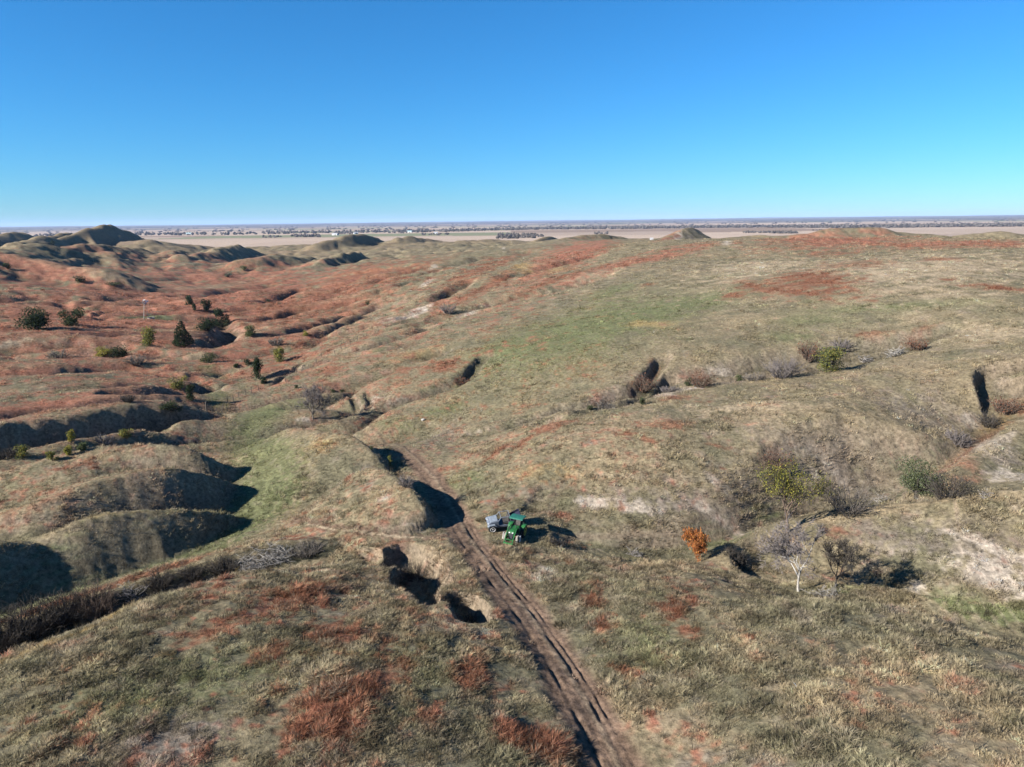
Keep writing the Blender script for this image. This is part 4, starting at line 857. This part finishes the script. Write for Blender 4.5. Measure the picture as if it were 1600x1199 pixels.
# scrub in the deep left gully under the terrace edge
for i, (u_, v_, hp, wp, cs, lb) in enumerate([
 (112, 690, 18, 13, YGR, 'upper yellow green shrub in the dark left gully'), (107, 712, 16, 11, YGR, 'lower yellow green shrub in the dark left gully'), (197, 682, 14, 20, YGR + OLV, 'yellow green shrub at the right of the dark left gully'),
 (35, 716, 20, 22, OLV + YGR, 'olive shrub at the left of the dark left gully'), (82, 720, 14, 18, YGR + OLV, 'low yellow shrub on the near rim of the dark left gully'), (130, 704, 12, 20, OLV, 'low olive shrub in the middle of the dark left gully')]):
    bush('gully_shrub', u_, v_, hp, wp, cs, lb, 'shrub', 110 + i, 420, 1.9)
brush('bare_thicket', 165, 694, 12, 34, 'purple', 'pale grey thicket on the near rim of the left gully', 'thicket', 120, 70)
brush('bare_thicket', 10, 716, 14, 40, 'dark', 'dark thicket at the left end of the left gully', 'thicket', 121, 70)
# ------------------------------------------------------------------ vehicles, windmill, fences, far farms
import bmesh
def bm_new(): return bmesh.new()
def bbox(bm, c, s, rot=None, bev=0.):
    r = bmesh.ops.create_cube(bm, size=1.0); vs_ = r['verts']; bmesh.ops.scale(bm, vec=s, verts=vs_)
    if bev: 
        es = list({e for v in vs_ for e in v.link_edges}); rb = bmesh.ops.bevel(bm, geom=es, offset=bev, segments=2, affect='EDGES'); vs_ = list({v for f in rb['faces'] for v in f.verts} | {v for v in vs_ if v.is_valid})
    if rot is not None: bmesh.ops.rotate(bm, cent=(0, 0, 0), matrix=rot, verts=vs_)
    bmesh.ops.translate(bm, vec=c, verts=vs_); return vs_
def bprism(bm, prof, x0, x1):
    """profile in (y, z) pulled along x"""
    a = [bm.verts.new((x0, y, z)) for y, z in prof]; b = [bm.verts.new((x1, y, z)) for y, z in prof]; n = len(prof)
    bm.faces.new(a); bm.faces.new(b[::-1])
    for i in range(n): bm.faces.new((a[i], b[i], b[(i+1) % n], a[(i+1) % n]))
def btube(bm, pts, r, n=8):
    t = Tubes(); t.add([Vector(p) for p in pts], [r] * len(pts), n); vs_ = [bm.verts.new(v) for v in t.v]
    for f in t.f: bm.faces.new([vs_[i] for i in f])
def blathe(bm, prof, n=28):
    """profile (radius, x) turned about the x axis"""
    rings = [[bm.verts.new((x, r * math.cos(6.28318*k/n), r * math.sin(6.28318*k/n))) for k in range(n)] for r, x in prof]
    for i in range(len(prof) - 1):
        for k in range(n): bm.faces.new((rings[i][k], rings[i][(k+1) % n], rings[i+1][(k+1) % n], rings[i+1][k]))
    for rg in (rings[0], rings[-1]):
        if len(set(round(v.co.y, 4) for v in rg)) > 2: bm.faces.new(rg)
def part(name, bm, m, parent, loc=(0, 0, 0), rot=(0, 0, 0), bev=0):
    bmesh.ops.recalc_face_normals(bm, faces=bm.faces); me = bpy.data.meshes.new(name); bm.to_mesh(me); bm.free(); o = link(name, me, parent, m); o.location = loc; o.rotation_euler = rot; return o
M_GREEN = mat('tractor_green_paint', (.016, .105, .026), .55, var=.4, spec=.4); M_TEAL = mat('canopy_green_plastic', (.022, .125, .085), .55, var=.25); M_BLK = mat('black_rubber', (.014, .014, .015), .75, var=.4, scale=14)
M_GLARE = mat('sunlit_tread', (.22, .20, .17), .85, var=.3, scale=12); M_YEL = mat('yellow_rim', (.60, .48, .05), .45); M_MET = mat('dark_metal', (.05, .05, .055), .5, .4); M_WHT = mat('white_paint', (.50, .49, .47), .5, var=.1)  # pale tread colour imitates sun glare on the front tyres
M_BLUE = mat('faded_blue_paint', (.085, .10, .125), .6, var=.35, scale=5); M_BLUE2 = mat('pale_blue_plastic', (.125, .145, .17), .65, var=.2); M_NAVY = mat('dark_bed_liner', (.018, .018, .035), .6, var=.3); M_SEAT = mat('seat_vinyl', (.05, .045, .04), .6); M_GALV = mat('galvanised_steel', (.20, .19, .18), .45, .5, var=.2); M_WOOD = mat('weathered_post', (.075, .062, .05), .9, var=.4, scale=12)
def wheel(parent, loc, R, w, rim, tyre_mat, lugs=16, name='wheel'):
    e = bpy.data.objects.new(name, None); C.objects.link(e); e.parent = parent; e.location = loc
    bm = bm_new(); blathe(bm, [(R*.58, -w*.42), (R*.80, -w*.5), (R*.95, -w*.46), (R, -w*.28), (R, w*.28), (R*.95, w*.46), (R*.80, w*.5), (R*.58, w*.42)])
    for k in range(lugs):
        for s in (-1, 1):
            a = 6.28318 * (k + (.5 if s > 0 else 0)) / lugs; m_ = Matrix.Rotation(a, 3, 'X') @ Matrix.Rotation(.5 * s, 3, 'Z'); bbox(bm, m_ @ Vector((s*w*.24, 0, 0)) * 1 + Matrix.Rotation(a, 3, 'X') @ Vector((0, 0, R*1.015)), (w*.46, R*.09, R*.07), Matrix.Rotation(a, 3, 'X'))
    part('tyre', bm, tyre_mat, e)
    bm = bm_new(); blathe(bm, [(R*.66, -w*.30), (R*.66, w*.47), (R*.58, w*.50), (R*.52, w*.38), (R*.2, w*.34), (R*.16, w*.46), (.001, w*.47)]); part('rim', bm, rim, e)
    return e
# --- tractor; local frame: front is -y
(tx0, ty0, tz0) = hit(800, 846, H); TR = math.radians(-19)
def ground_pose(o, x, y, rz, L=.9, W=.65):
    """stand the vehicle on the slope it is parked on"""
    c, s = math.cos(rz), math.sin(rz)
    zf = grid_z(x + s*L, y - c*L, H); zb = grid_z(x - s*L, y + c*L, H); zl = grid_z(x - c*W, y - s*W, H); zr = grid_z(x + c*W, y + s*W, H)
    o.location = (x, y, (zf + zb + zl + zr) / 4 + .02)
    o.rotation_euler = (math.atan2(zb - zf, 2*L), -math.atan2(zr - zl, 2*W), rz)
tractor = empty('tractor', (0, 0, 0), 0, 'green compact tractor with loader frame and teal canopy beside the track', 'tractor')
ground_pose(tractor, tx0 + .22, ty0 + .75, TR)
for s in (-1, 1):
    wheel(tractor, (s*.66, .72, .60), .60, .36, M_YEL, M_BLK, 18)
    wheel(tractor, (s*.60, -.88, .38), .38, .22, M_YEL, M_GLARE, 14)
bm = bm_new(); bprism(bm, [(-1.25, .62), (-1.28, .98), (-1.18, 1.12), (-.9, 1.20), (.05, 1.30), (.05, .62)], -.27, .27); bonnet = part('bonnet', bm, M_GREEN, tractor)
bm = bm_new(); bbox(bm, (0, -1.285, .82), (.40, .03, .30)); part('grille', bm, M_MET, bonnet)
for s in (-1, 1): bm = bm_new(); bbox(bm, (s*.16, -1.27, 1.02), (.13, .04, .09)); part('headlight', bm, M_WHT, bonnet)
bm = bm_new(); bbox(bm, (0, -.55, .55), (.34, 1.5, .22)); bbox(bm, (0, .55, .58), (.44, .95, .34)); bbox(bm, (0, -.88, .40), (1.05, .12, .12)); bbox(bm, (0, .72, .60), (1.0, .16, .16)); part('chassis', bm, M_MET, tractor)
bm = bm_new(); bbox(bm, (0, .25, .74), (.95, .75, .06)); part('floor', bm, M_MET, tractor)
for s in (-1, 1): bm = bm_new(); bprism(bm, [(.18, .78), (.30, 1.14), (.55, 1.28), (.95, 1.28), (1.2, 1.12), (1.2, 1.06), (.95, 1.20), (.55, 1.20), (.36, 1.08), (.25, .78)], s*.46, s*.84); part('fender', bm, M_GREEN, tractor)
bm = bm_new(); bbox(bm, (0, .62, 1.02), (.50, .48, .14), None, .04); bbox(bm, (0, .88, 1.28), (.50, .12, .48), Matrix.Rotation(-.2, 3, 'X'), .04); part('seat', bm, M_SEAT, tractor)
bm = bm_new(); btube(bm, [(0, .02, 1.10), (0, .22, 1.38)], .03); btube(bm, [(.19*math.cos(k*.5236), .24 + .17*math.sin(k*.5236), 1.40 + .09*math.sin(k*.5236)) for k in range(13)], .018, 6); part('steering_wheel', bm, M_BLK, tractor)
bm = bm_new()
for s in (-1, 1): btube(bm, [(s*.48, 1.02, .70), (s*.48, 1.02, 1.4), (s*.44, .98, 1.92)], .04); btube(bm, [(s*.44, .98, 1.9), (s*.42, .2, 1.96)], .03)
btube(bm, [(-.45, .98, 1.9), (.45, .98, 1.9)], .035); part('roll_bar', bm, M_MET, tractor)
bm = bm_new(); bprism(bm, [(-.12, 1.96), (-.10, 2.03), (.3, 2.09), (.9, 2.07), (1.22, 2.00), (1.22, 1.94), (.6, 1.96)], -.66, .66); part('canopy', bm, M_TEAL, tractor)
bm = bm_new(); btube(bm, [(.2, -.5, 1.2), (.2, -.5, 1.75)], .03); part('exhaust', bm, M_MET, tractor)
for s in (-1, 1):
    bm = bm_new(); bbox(bm, (s*.40, -.15, .95), (.08, .16, .95)); btube(bm, [(s*.40, -.12, 1.38), (s*.40, -.95, 1.28), (s*.40, -1.55, .72), (s*.40, -1.95, .22)], .052, 6); la = part('loader_arm', bm, M_GREEN, tractor)
    bm = bm_new(); btube(bm, [(s*.40, -.2, .62), (s*.40, -1.15, .98)], .03, 6); part('hydraulic_cylinder', bm, M_GALV, la)
bm = bm_new(); bbox(bm, (0, -1.97, .22), (.92, .07, .12)); bbox(bm, (0, -1.72, .50), (.80, .06, .06)); part('loader_crossbar', bm, M_GREEN, tractor)
for s in (-1, 1): bm = bm_new(); bbox(bm, (s*.84, -.88, .46), (.05, .30, .62)); part('tread_glare_bar', bm, M_WHT, tractor)  # added white bars that imitate the bright glare beside the front tyres
# --- blue utility vehicle; local frame: front is -y, turned to face left
(bx0, by0, bz0) = hit(786, 829, H)
utv = empty('utility_vehicle', (0, 0, 0), 0, 'blue utility vehicle with white wheels and dark rear bed behind the tractor', 'vehicle')
ground_pose(utv, bx0, by0 + .5, math.radians(-80), 1.1, .65); utv.scale = (1.2, 1.2, 1.12)
for s in (-1, 1):
    wheel(utv, (s*.60, -.95, .34), .34, .26, M_WHT, M_BLK, 14).rotation_euler = (0, 0, 0 if s > 0 else math.pi)
    wheel(utv, (s*.60, .90, .34), .34, .28, M_WHT, M_BLK, 14).rotation_euler = (0, 0, 0 if s > 0 else math.pi)
bm = bm_new(); bprism(bm, [(-1.30, .42), (-1.32, .66), (-1.10, .88), (-.45, 1.02), (-.40, .55), (.35, .55), (.40, .86), (.62, .86), (.62, .40), (-1.0, .36)], -.52, .52); part('body', bm, M_BLUE, utv)
bm = bm_new(); bprism(bm, [(-1.28, .70), (-1.06, .915), (-.50, 1.05), (-.52, 1.02), (-1.06, .88)], -.44, .44); part('hood', bm, M_BLUE2, utv)
for s in (-1, 1):
    bm = bm_new(); bprism(bm, [(-1.36, .62), (-1.2, .76), (-.75, .78), (-.58, .60), (-.66, .60), (-.8, .72), (-1.16, .70), (-1.28, .58)], s*.46, s*.74); part('fender', bm, M_BLUE2, utv)
    bm = bm_new(); bbox(bm, (s*.34, -1.26, .70), (.16, .05, .10)); part('headlight', bm, M_WHT, utv)
bm = bm_new(); bbox(bm, (0, .18, .70), (.98, .46, .16), None, .04); bbox(bm, (0, .44, .98), (.98, .12, .50), Matrix.Rotation(-.15, 3, 'X'), .04); part('seat', bm, M_SEAT, utv)
bm = bm_new()
for s in (-1, 1): btube(bm, [(s*.50, -.45, .95), (s*.46, -.22, 1.30), (s*.46, .52, 1.33), (s*.50, .60, .80)], .028, 6)
btube(bm, [(-.46, -.22, 1.3), (.46, -.22, 1.3)], .025, 6); btube(bm, [(-.46, .52, 1.33), (.46, .52, 1.33)], .025, 6); part('roll_cage', bm, M_BLUE2, utv)
bm = bm_new(); btube(bm, [(-.25 + .15*math.cos(k*.5236), -.28 + .08*math.sin(k*.5236), 1.06 + .13*math.sin(k*.5236)) for k in range(13)], .015, 6); part('steering_wheel', bm, M_BLK, utv)
bm = bm_new(); rb = Matrix.Rotation(.45, 3, 'X'); bbox(bm, (0, 1.02, .92), (1.16, .95, .05), rb)
for s in (-1, 1): bbox(bm, (s*.57, 1.02, 1.02), (.04, .95, .22), rb)
bbox(bm, (0, .60, .84), (1.16, .04, .26), rb); bbox(bm, (0, 1.44, 1.24), (1.16, .04, .24), rb); part('cargo_bed', bm, M_NAVY, utv)
bm = bm_new(); bbox(bm, (0, .95, .50), (.8, .8, .14)); bbox(bm, (0, 0, .38), (.7, 2.2, .10)); part('chassis', bm, M_MET, utv)
# --- windmill and stock tank
(wx, wy, wz), wh, _, wd = size_at(229, 499, 27, 8)
mill = empty('windmill', (wx, wy, wz), .5, 'slender steel windmill on the green patch of the left valley', 'windmill')
bw = .13 * wh; tw_ = .02 * wh
for sx, sy in ((-1, -1), (1, -1), (1, 1), (-1, 1)):
    t = Tubes(); t.add([(sx*bw, sy*bw, -.1), (sx*tw_, sy*tw_, wh*.86)], [.045, .035], 4); link('leg', t.mesh('windmill_leg'), mill, M_GALV)
for k in range(5):
    z0 = wh * .86 * (k + .4) / 5.4; q = bw + (tw_ - bw) * (k + .4) / 5.4; t = Tubes(); cs = [(-q, -q, z0), (q, -q, z0), (q, q, z0), (-q, q, z0), (-q, -q, z0)]
    for i in range(4): t.add([cs[i], cs[i+1]], [.02, .02], 3)
    link('brace', t.mesh('windmill_brace'), mill, M_GALV)
wh_e = bpy.data.objects.new('wheel', None); C.objects.link(wh_e); wh_e.parent = mill; wh_e.location = (0, -.25, wh * .90); wr = wh * .11
t = Tubes(); t.add([(0, .05, 0), (0, -.15, 0)], [.16, .12], 8); link('hub', t.mesh('windmill_hub'), wh_e, M_MET)
for k in range(14):
    a = 6.28318 * k / 14; me = bpy.data.meshes.new('windmill_blade'); p = []
    for rr_, aw, dy in ((wr*.3, .10, .04), (wr, .19, .12)):
        for s in (-1, 1): p.append((rr_*math.cos(a + s*aw), s*dy - .03, rr_*math.sin(a + s*aw)))
    p += [(x, y_ - .02, z) for x, y_, z in p]
    me.from_pydata(p, [], [(0, 1, 3, 2), (4, 6, 7, 5), (0, 2, 6, 4), (1, 5, 7, 3), (0, 4, 5, 1), (2, 3, 7, 6)]); link('blade', me, wh_e, M_WHT)
bm = bm_new(); btube(bm, [(0, 0, wh*.90), (0, wr*1.5, wh*.90)], .04, 5); bprism(bm, [(wr*1.3, wh*.87), (wr*2.2, wh*.85), (wr*2.2, wh*.96), (wr*1.3, wh*.93)], -.02, .02); part('tail_vane', bm, M_WHT, mill, rot=(0, 0, -.9))
(kx, ky, kz), kh, kw, _ = size_at(236, 499, 3.4, 9)
tank = empty('stock_tank', (kx, ky, kz - .05), 0, 'round grey stock tank at the foot of the windmill', 'tank')
t = bm_new(); 
for R_, z0, z1 in ((kw*.5, 0, .75),):
    n = 24; ro = [[t.verts.new((r_*math.cos(6.28318*k/n), r_*math.sin(6.28318*k/n), z)) for k in range(n)] for r_, z in ((R_, 0), (R_*1.0, .35), (R_*1.02, .38), (R_, .42), (R_, z1), (R_*1.03, z1+.03), (R_*.97, z1+.03), (R_*.96, .5))]
    for i in range(len(ro) - 1):
        for k in range(n): t.faces.new((ro[i][k], ro[i][(k+1) % n], ro[i+1][(k+1) % n], ro[i+1][k]))
part('tank_wall', t, M_GALV, tank)
t = bm_new(); vs_ = [t.verts.new((kw*.47*math.cos(6.28318*k/24), kw*.47*math.sin(6.28318*k/24), .62)) for k in range(24)]; t.faces.new(vs_); part('water', t, mat('tank_water', (.03, .04, .05), .1, spec=.5), tank)
# --- fences
def fence(pxs, n, hpost, label, big=None):
    w = resample(np.array([hit(u, v, H)[:2] for u, v in pxs]), 60); s = np.linspace(0, 59, n).astype(int); e = empty('wire_fence', (w[0][0], w[0][1], grid_z(w[0][0], w[0][1], H)), 0, label, 'fence')
    b = Vector(e.location); tops = []; r = random.Random(len(label)); pm_ = None
    for k, i in enumerate(s):
        x, y = w[i]; z = grid_z(x, y, H); p = Vector((x, y, z)) - b; hh = hpost * r.uniform(.9, 1.1); rd = .06
        if big is not None and k == big: hh *= 1.35; rd = .14
        t = Tubes(); t.add([(0, 0, -.3), (r.gauss(0, .03), r.gauss(0, .03), hh*.5), (r.gauss(0, .06), r.gauss(0, .06), hh)], [rd, rd*.95, rd*.85], 6); o = link('post', t.mesh('fence_post'), e, M_WOOD); o.location = p; tops.append(p + Vector((0, 0, hpost)))
    for lv in (.35, .62, .9):
        t = Tubes(); t.add([q - Vector((0, 0, hpost * (1 - lv))) for q in tops], [.012] * len(tops), 3); link('wire', t.mesh('fence_wire'), e, M_GALV)
    return e
fence([(314, 648), (330, 643), (352, 632), (378, 620), (404, 610)], 12, 1.25, 'short wire fence with wooden posts across the valley bottom', 1)
fence([(446, 596), (470, 580), (500, 560), (545, 540), (592, 520)], 22, 1.2, 'long wire fence along the edge between red and green grass')
# --- pale rock
(rx, ry, rz_), rh, rw, _ = size_at(661, 657, 4, 6); bm = bm_new(); bmesh.ops.create_icosphere(bm, subdivisions=2, radius=1.0); r_ = random.Random(4)
for v in bm.verts: v.co = Vector((v.co.x*rw*.5, v.co.y*rw*.4, v.co.z*rh*.6)) * r_.uniform(.8, 1.15)
rock = part('pale_rock', bm, mat('pale_loess_rock', (.33, .31, .28), .9, var=.25, scale=3), None); rock.location = (rx, ry, rz_ + rh*.15); rock['label'] = 'pale rock on the slope right of the track bend'; rock['category'] = 'rock'
# --- far farms on the plain
def farm(u, v, wpx, hpx, col, roofc, label, seed, far=True):
    (x, y, z), h, w, d_ = size_at(u, v, hpx, wpx)
    if far: x, y = on_plane(u, v, -28.); z = grid_z(x, y, H); d_ = math.hypot(x, y); h = hpx * d_ / FPX; w = wpx * d_ / FPX
    e = empty('farm_building', (x, y, z - .2), random.Random(seed).uniform(-.5, .5), label, 'building'); L_, D_, hw = w, w*.55, h*.6
    bm = bm_new(); bbox(bm, (0, 0, hw/2), (L_, D_, hw)); part('wall', bm, mat('farm_wall', col, .7, var=.08, scale=.2), e)
    bm = bm_new(); bprism(bm, [(-D_*.56, hw), (0, h), (D_*.56, hw), (D_*.56, hw + .3), (0, h + .3), (-D_*.56, hw + .3)], -L_*.53, L_*.53); part('roof', bm, mat('farm_roof', roofc, .6, var=.08, scale=.2), e)
    bm = bm_new(); bbox(bm, (L_*.15, -D_*.5 - .06, hw*.35), (L_*.22, .12, hw*.7)); part('door', bm, M_MET, e)
for a in [(524, 368, 9, 3.2, (.4, .4, .4), (.3, .3, .3), 'white farm shed left of the centre knob on the plain', 1), (556, 366, 6, 3, (.6, .6, .6), (.3, .3, .32), 'small pale farmhouse just above the centre knob', 2), (640, 364, 8, 3, (.4, .4, .38), (.3, .4, .42), 'pale farm shed right of the centre knob on the plain', 3),
 (681, 366, 6, 3, (.65, .65, .63), (.25, .25, .27), 'small farmhouse farther right of the centre knob', 4), (296, 367, 8, 3, (.4, .4, .38), (.35, .45, .45), 'white farm shed right of the far butte', 5), (478, 370, 6, 3, (.6, .58, .55), (.3, .28, .28), 'small farmhouse beside the dark grove on the plain', 6),
 (1018, 375, 5, 3, (.42, .41, .40), (.3, .3, .3), 'pale shed at the left foot of the right butte', 7, False), (1508, 351, 5, 2, (.4, .4, .4), (.3, .3, .3), 'tiny white shed beyond the river woods', 8)]: farm(*a)
# --- groves and river woods far out on the plain, one mass
rg = random.Random(33); gv, gf = [], []
def lump(x, y, z, w, h):
    k = len(gv); n = 5
    for zz, rr_ in ((0, .75), (.45, 1.0), (.8, .6)):
        o_ = rg.random() * 6.28
        for i in range(n): a = o_ + 6.28318*i/n; q = rr_ * w * .5 * rg.uniform(.75, 1.2); gv.append((x + q*math.cos(a), y + q*math.sin(a), z + h*zz*rg.uniform(.9, 1.1)))
    gv.append((x + rg.gauss(0, .1)*w, y, z + h))
    for j in range(2):
        for i in range(n): gf.append((k + j*n + i, k + j*n + (i+1) % n, k + (j+1)*n + (i+1) % n, k + (j+1)*n + i))
    for i in range(n): gf.append((k + 2*n + i, k + 2*n + (i+1) % n, k + 3*n))
def grove(u0, u1, v, n, h=11, dv=1.0):
    for i in range(n):
        u = rg.uniform(u0, u1); x, y = on_plane(u, v + rg.uniform(-dv, dv), -28.); z = grid_z(x, y, H); s = math.hypot(x, y); f = 1 + rg.uniform(-.01, .01); lump(x*f, y*f, z - 1, rg.uniform(8, 16), h * rg.uniform(.6, 1.2))
for a in [(455, 500, 370, 60, 13), (410, 440, 371, 18, 9), (415, 510, 362.5, 60, 9), (520, 560, 365.5, 26, 10), (600, 640, 364, 24, 9), (660, 700, 367, 24, 9), (776, 836, 370, 110, 13, 3), (835, 848, 369, 12, 10), (1205, 1245, 364, 60, 11), (1160, 1205, 363, 40, 8), (925, 950, 365, 14, 9), (276, 320, 366, 40, 11), (255, 275, 365, 14, 8), (210, 240, 364, 30, 10), (1270, 1300, 361, 20, 9), (300, 345, 363, 20, 8)]: grove(*a)
for i in range(5200):
    az = math.radians(rg.uniform(-44, 44)); wob = 260 * math.sin(az * 9) + 160 * math.sin(az * 23 + 1); dens = .16 + .84 / (1 + math.exp(-(math.degrees(az) + 2) * .25))
    if rg.random() > dens: continue
    r0 = 5100 + wob + rg.uniform(-420, 480); lump(r0*math.sin(az), r0*math.cos(az), grid_z(r0*math.sin(az), r0*math.cos(az), H) - 1, rg.uniform(14, 26), rg.uniform(9, 19))
for i in range(800):
    az = math.radians(rg.uniform(-44, 44)); r0 = 6500 * (3.4 ** rg.random()); r0 = 6500 + round((r0 - 6500) / 900) * 900 + rg.uniform(-60, 60); a0 = round(az / .06) * .06 + rg.uniform(-.022, .022)
    lump(r0*math.sin(a0), r0*math.cos(a0), grid_z(r0*math.sin(a0), r0*math.cos(a0), H) - 2, rg.uniform(25, 60), rg.uniform(8, 14))
gme2 = bpy.data.meshes.new('distant_woods'); gme2.from_pydata(gv, [], gf); gme2.update()
dw = link('distant_woods', gme2, None, mat('bare_woods', (.075, .066, .058), .95, var=.35, scale=.02, spec=.05)); dw['kind'] = 'stuff'; dw['label'] = 'dark groves and river woods far out on the plain'
# --- the dry autumn air over the plain
bm = bm_new(); bbox(bm, (0, 0, 75), (90000, 90000, 300)); me = bpy.data.meshes.new('haze'); bm.to_mesh(me); bm.free()
hm = bpy.data.materials.new('thin_air'); hm.use_nodes = True; hn = hm.node_tree.nodes; hn.remove(hn['Principled BSDF']); pv = hn.new('ShaderNodeVolumePrincipled'); pv.inputs['Color'].default_value = (.52, .68, 1.0, 1); pv.inputs['Density'].default_value = 2.3e-5; pv.inputs['Anisotropy'].default_value = 0.0
hm.node_tree.links.new(pv.outputs[0], hn['Material Output'].inputs['Volume'])
haze = link('haze', me, None, hm); haze['kind'] = 'stuff'; haze['label'] = 'thin blue haze over the plain'
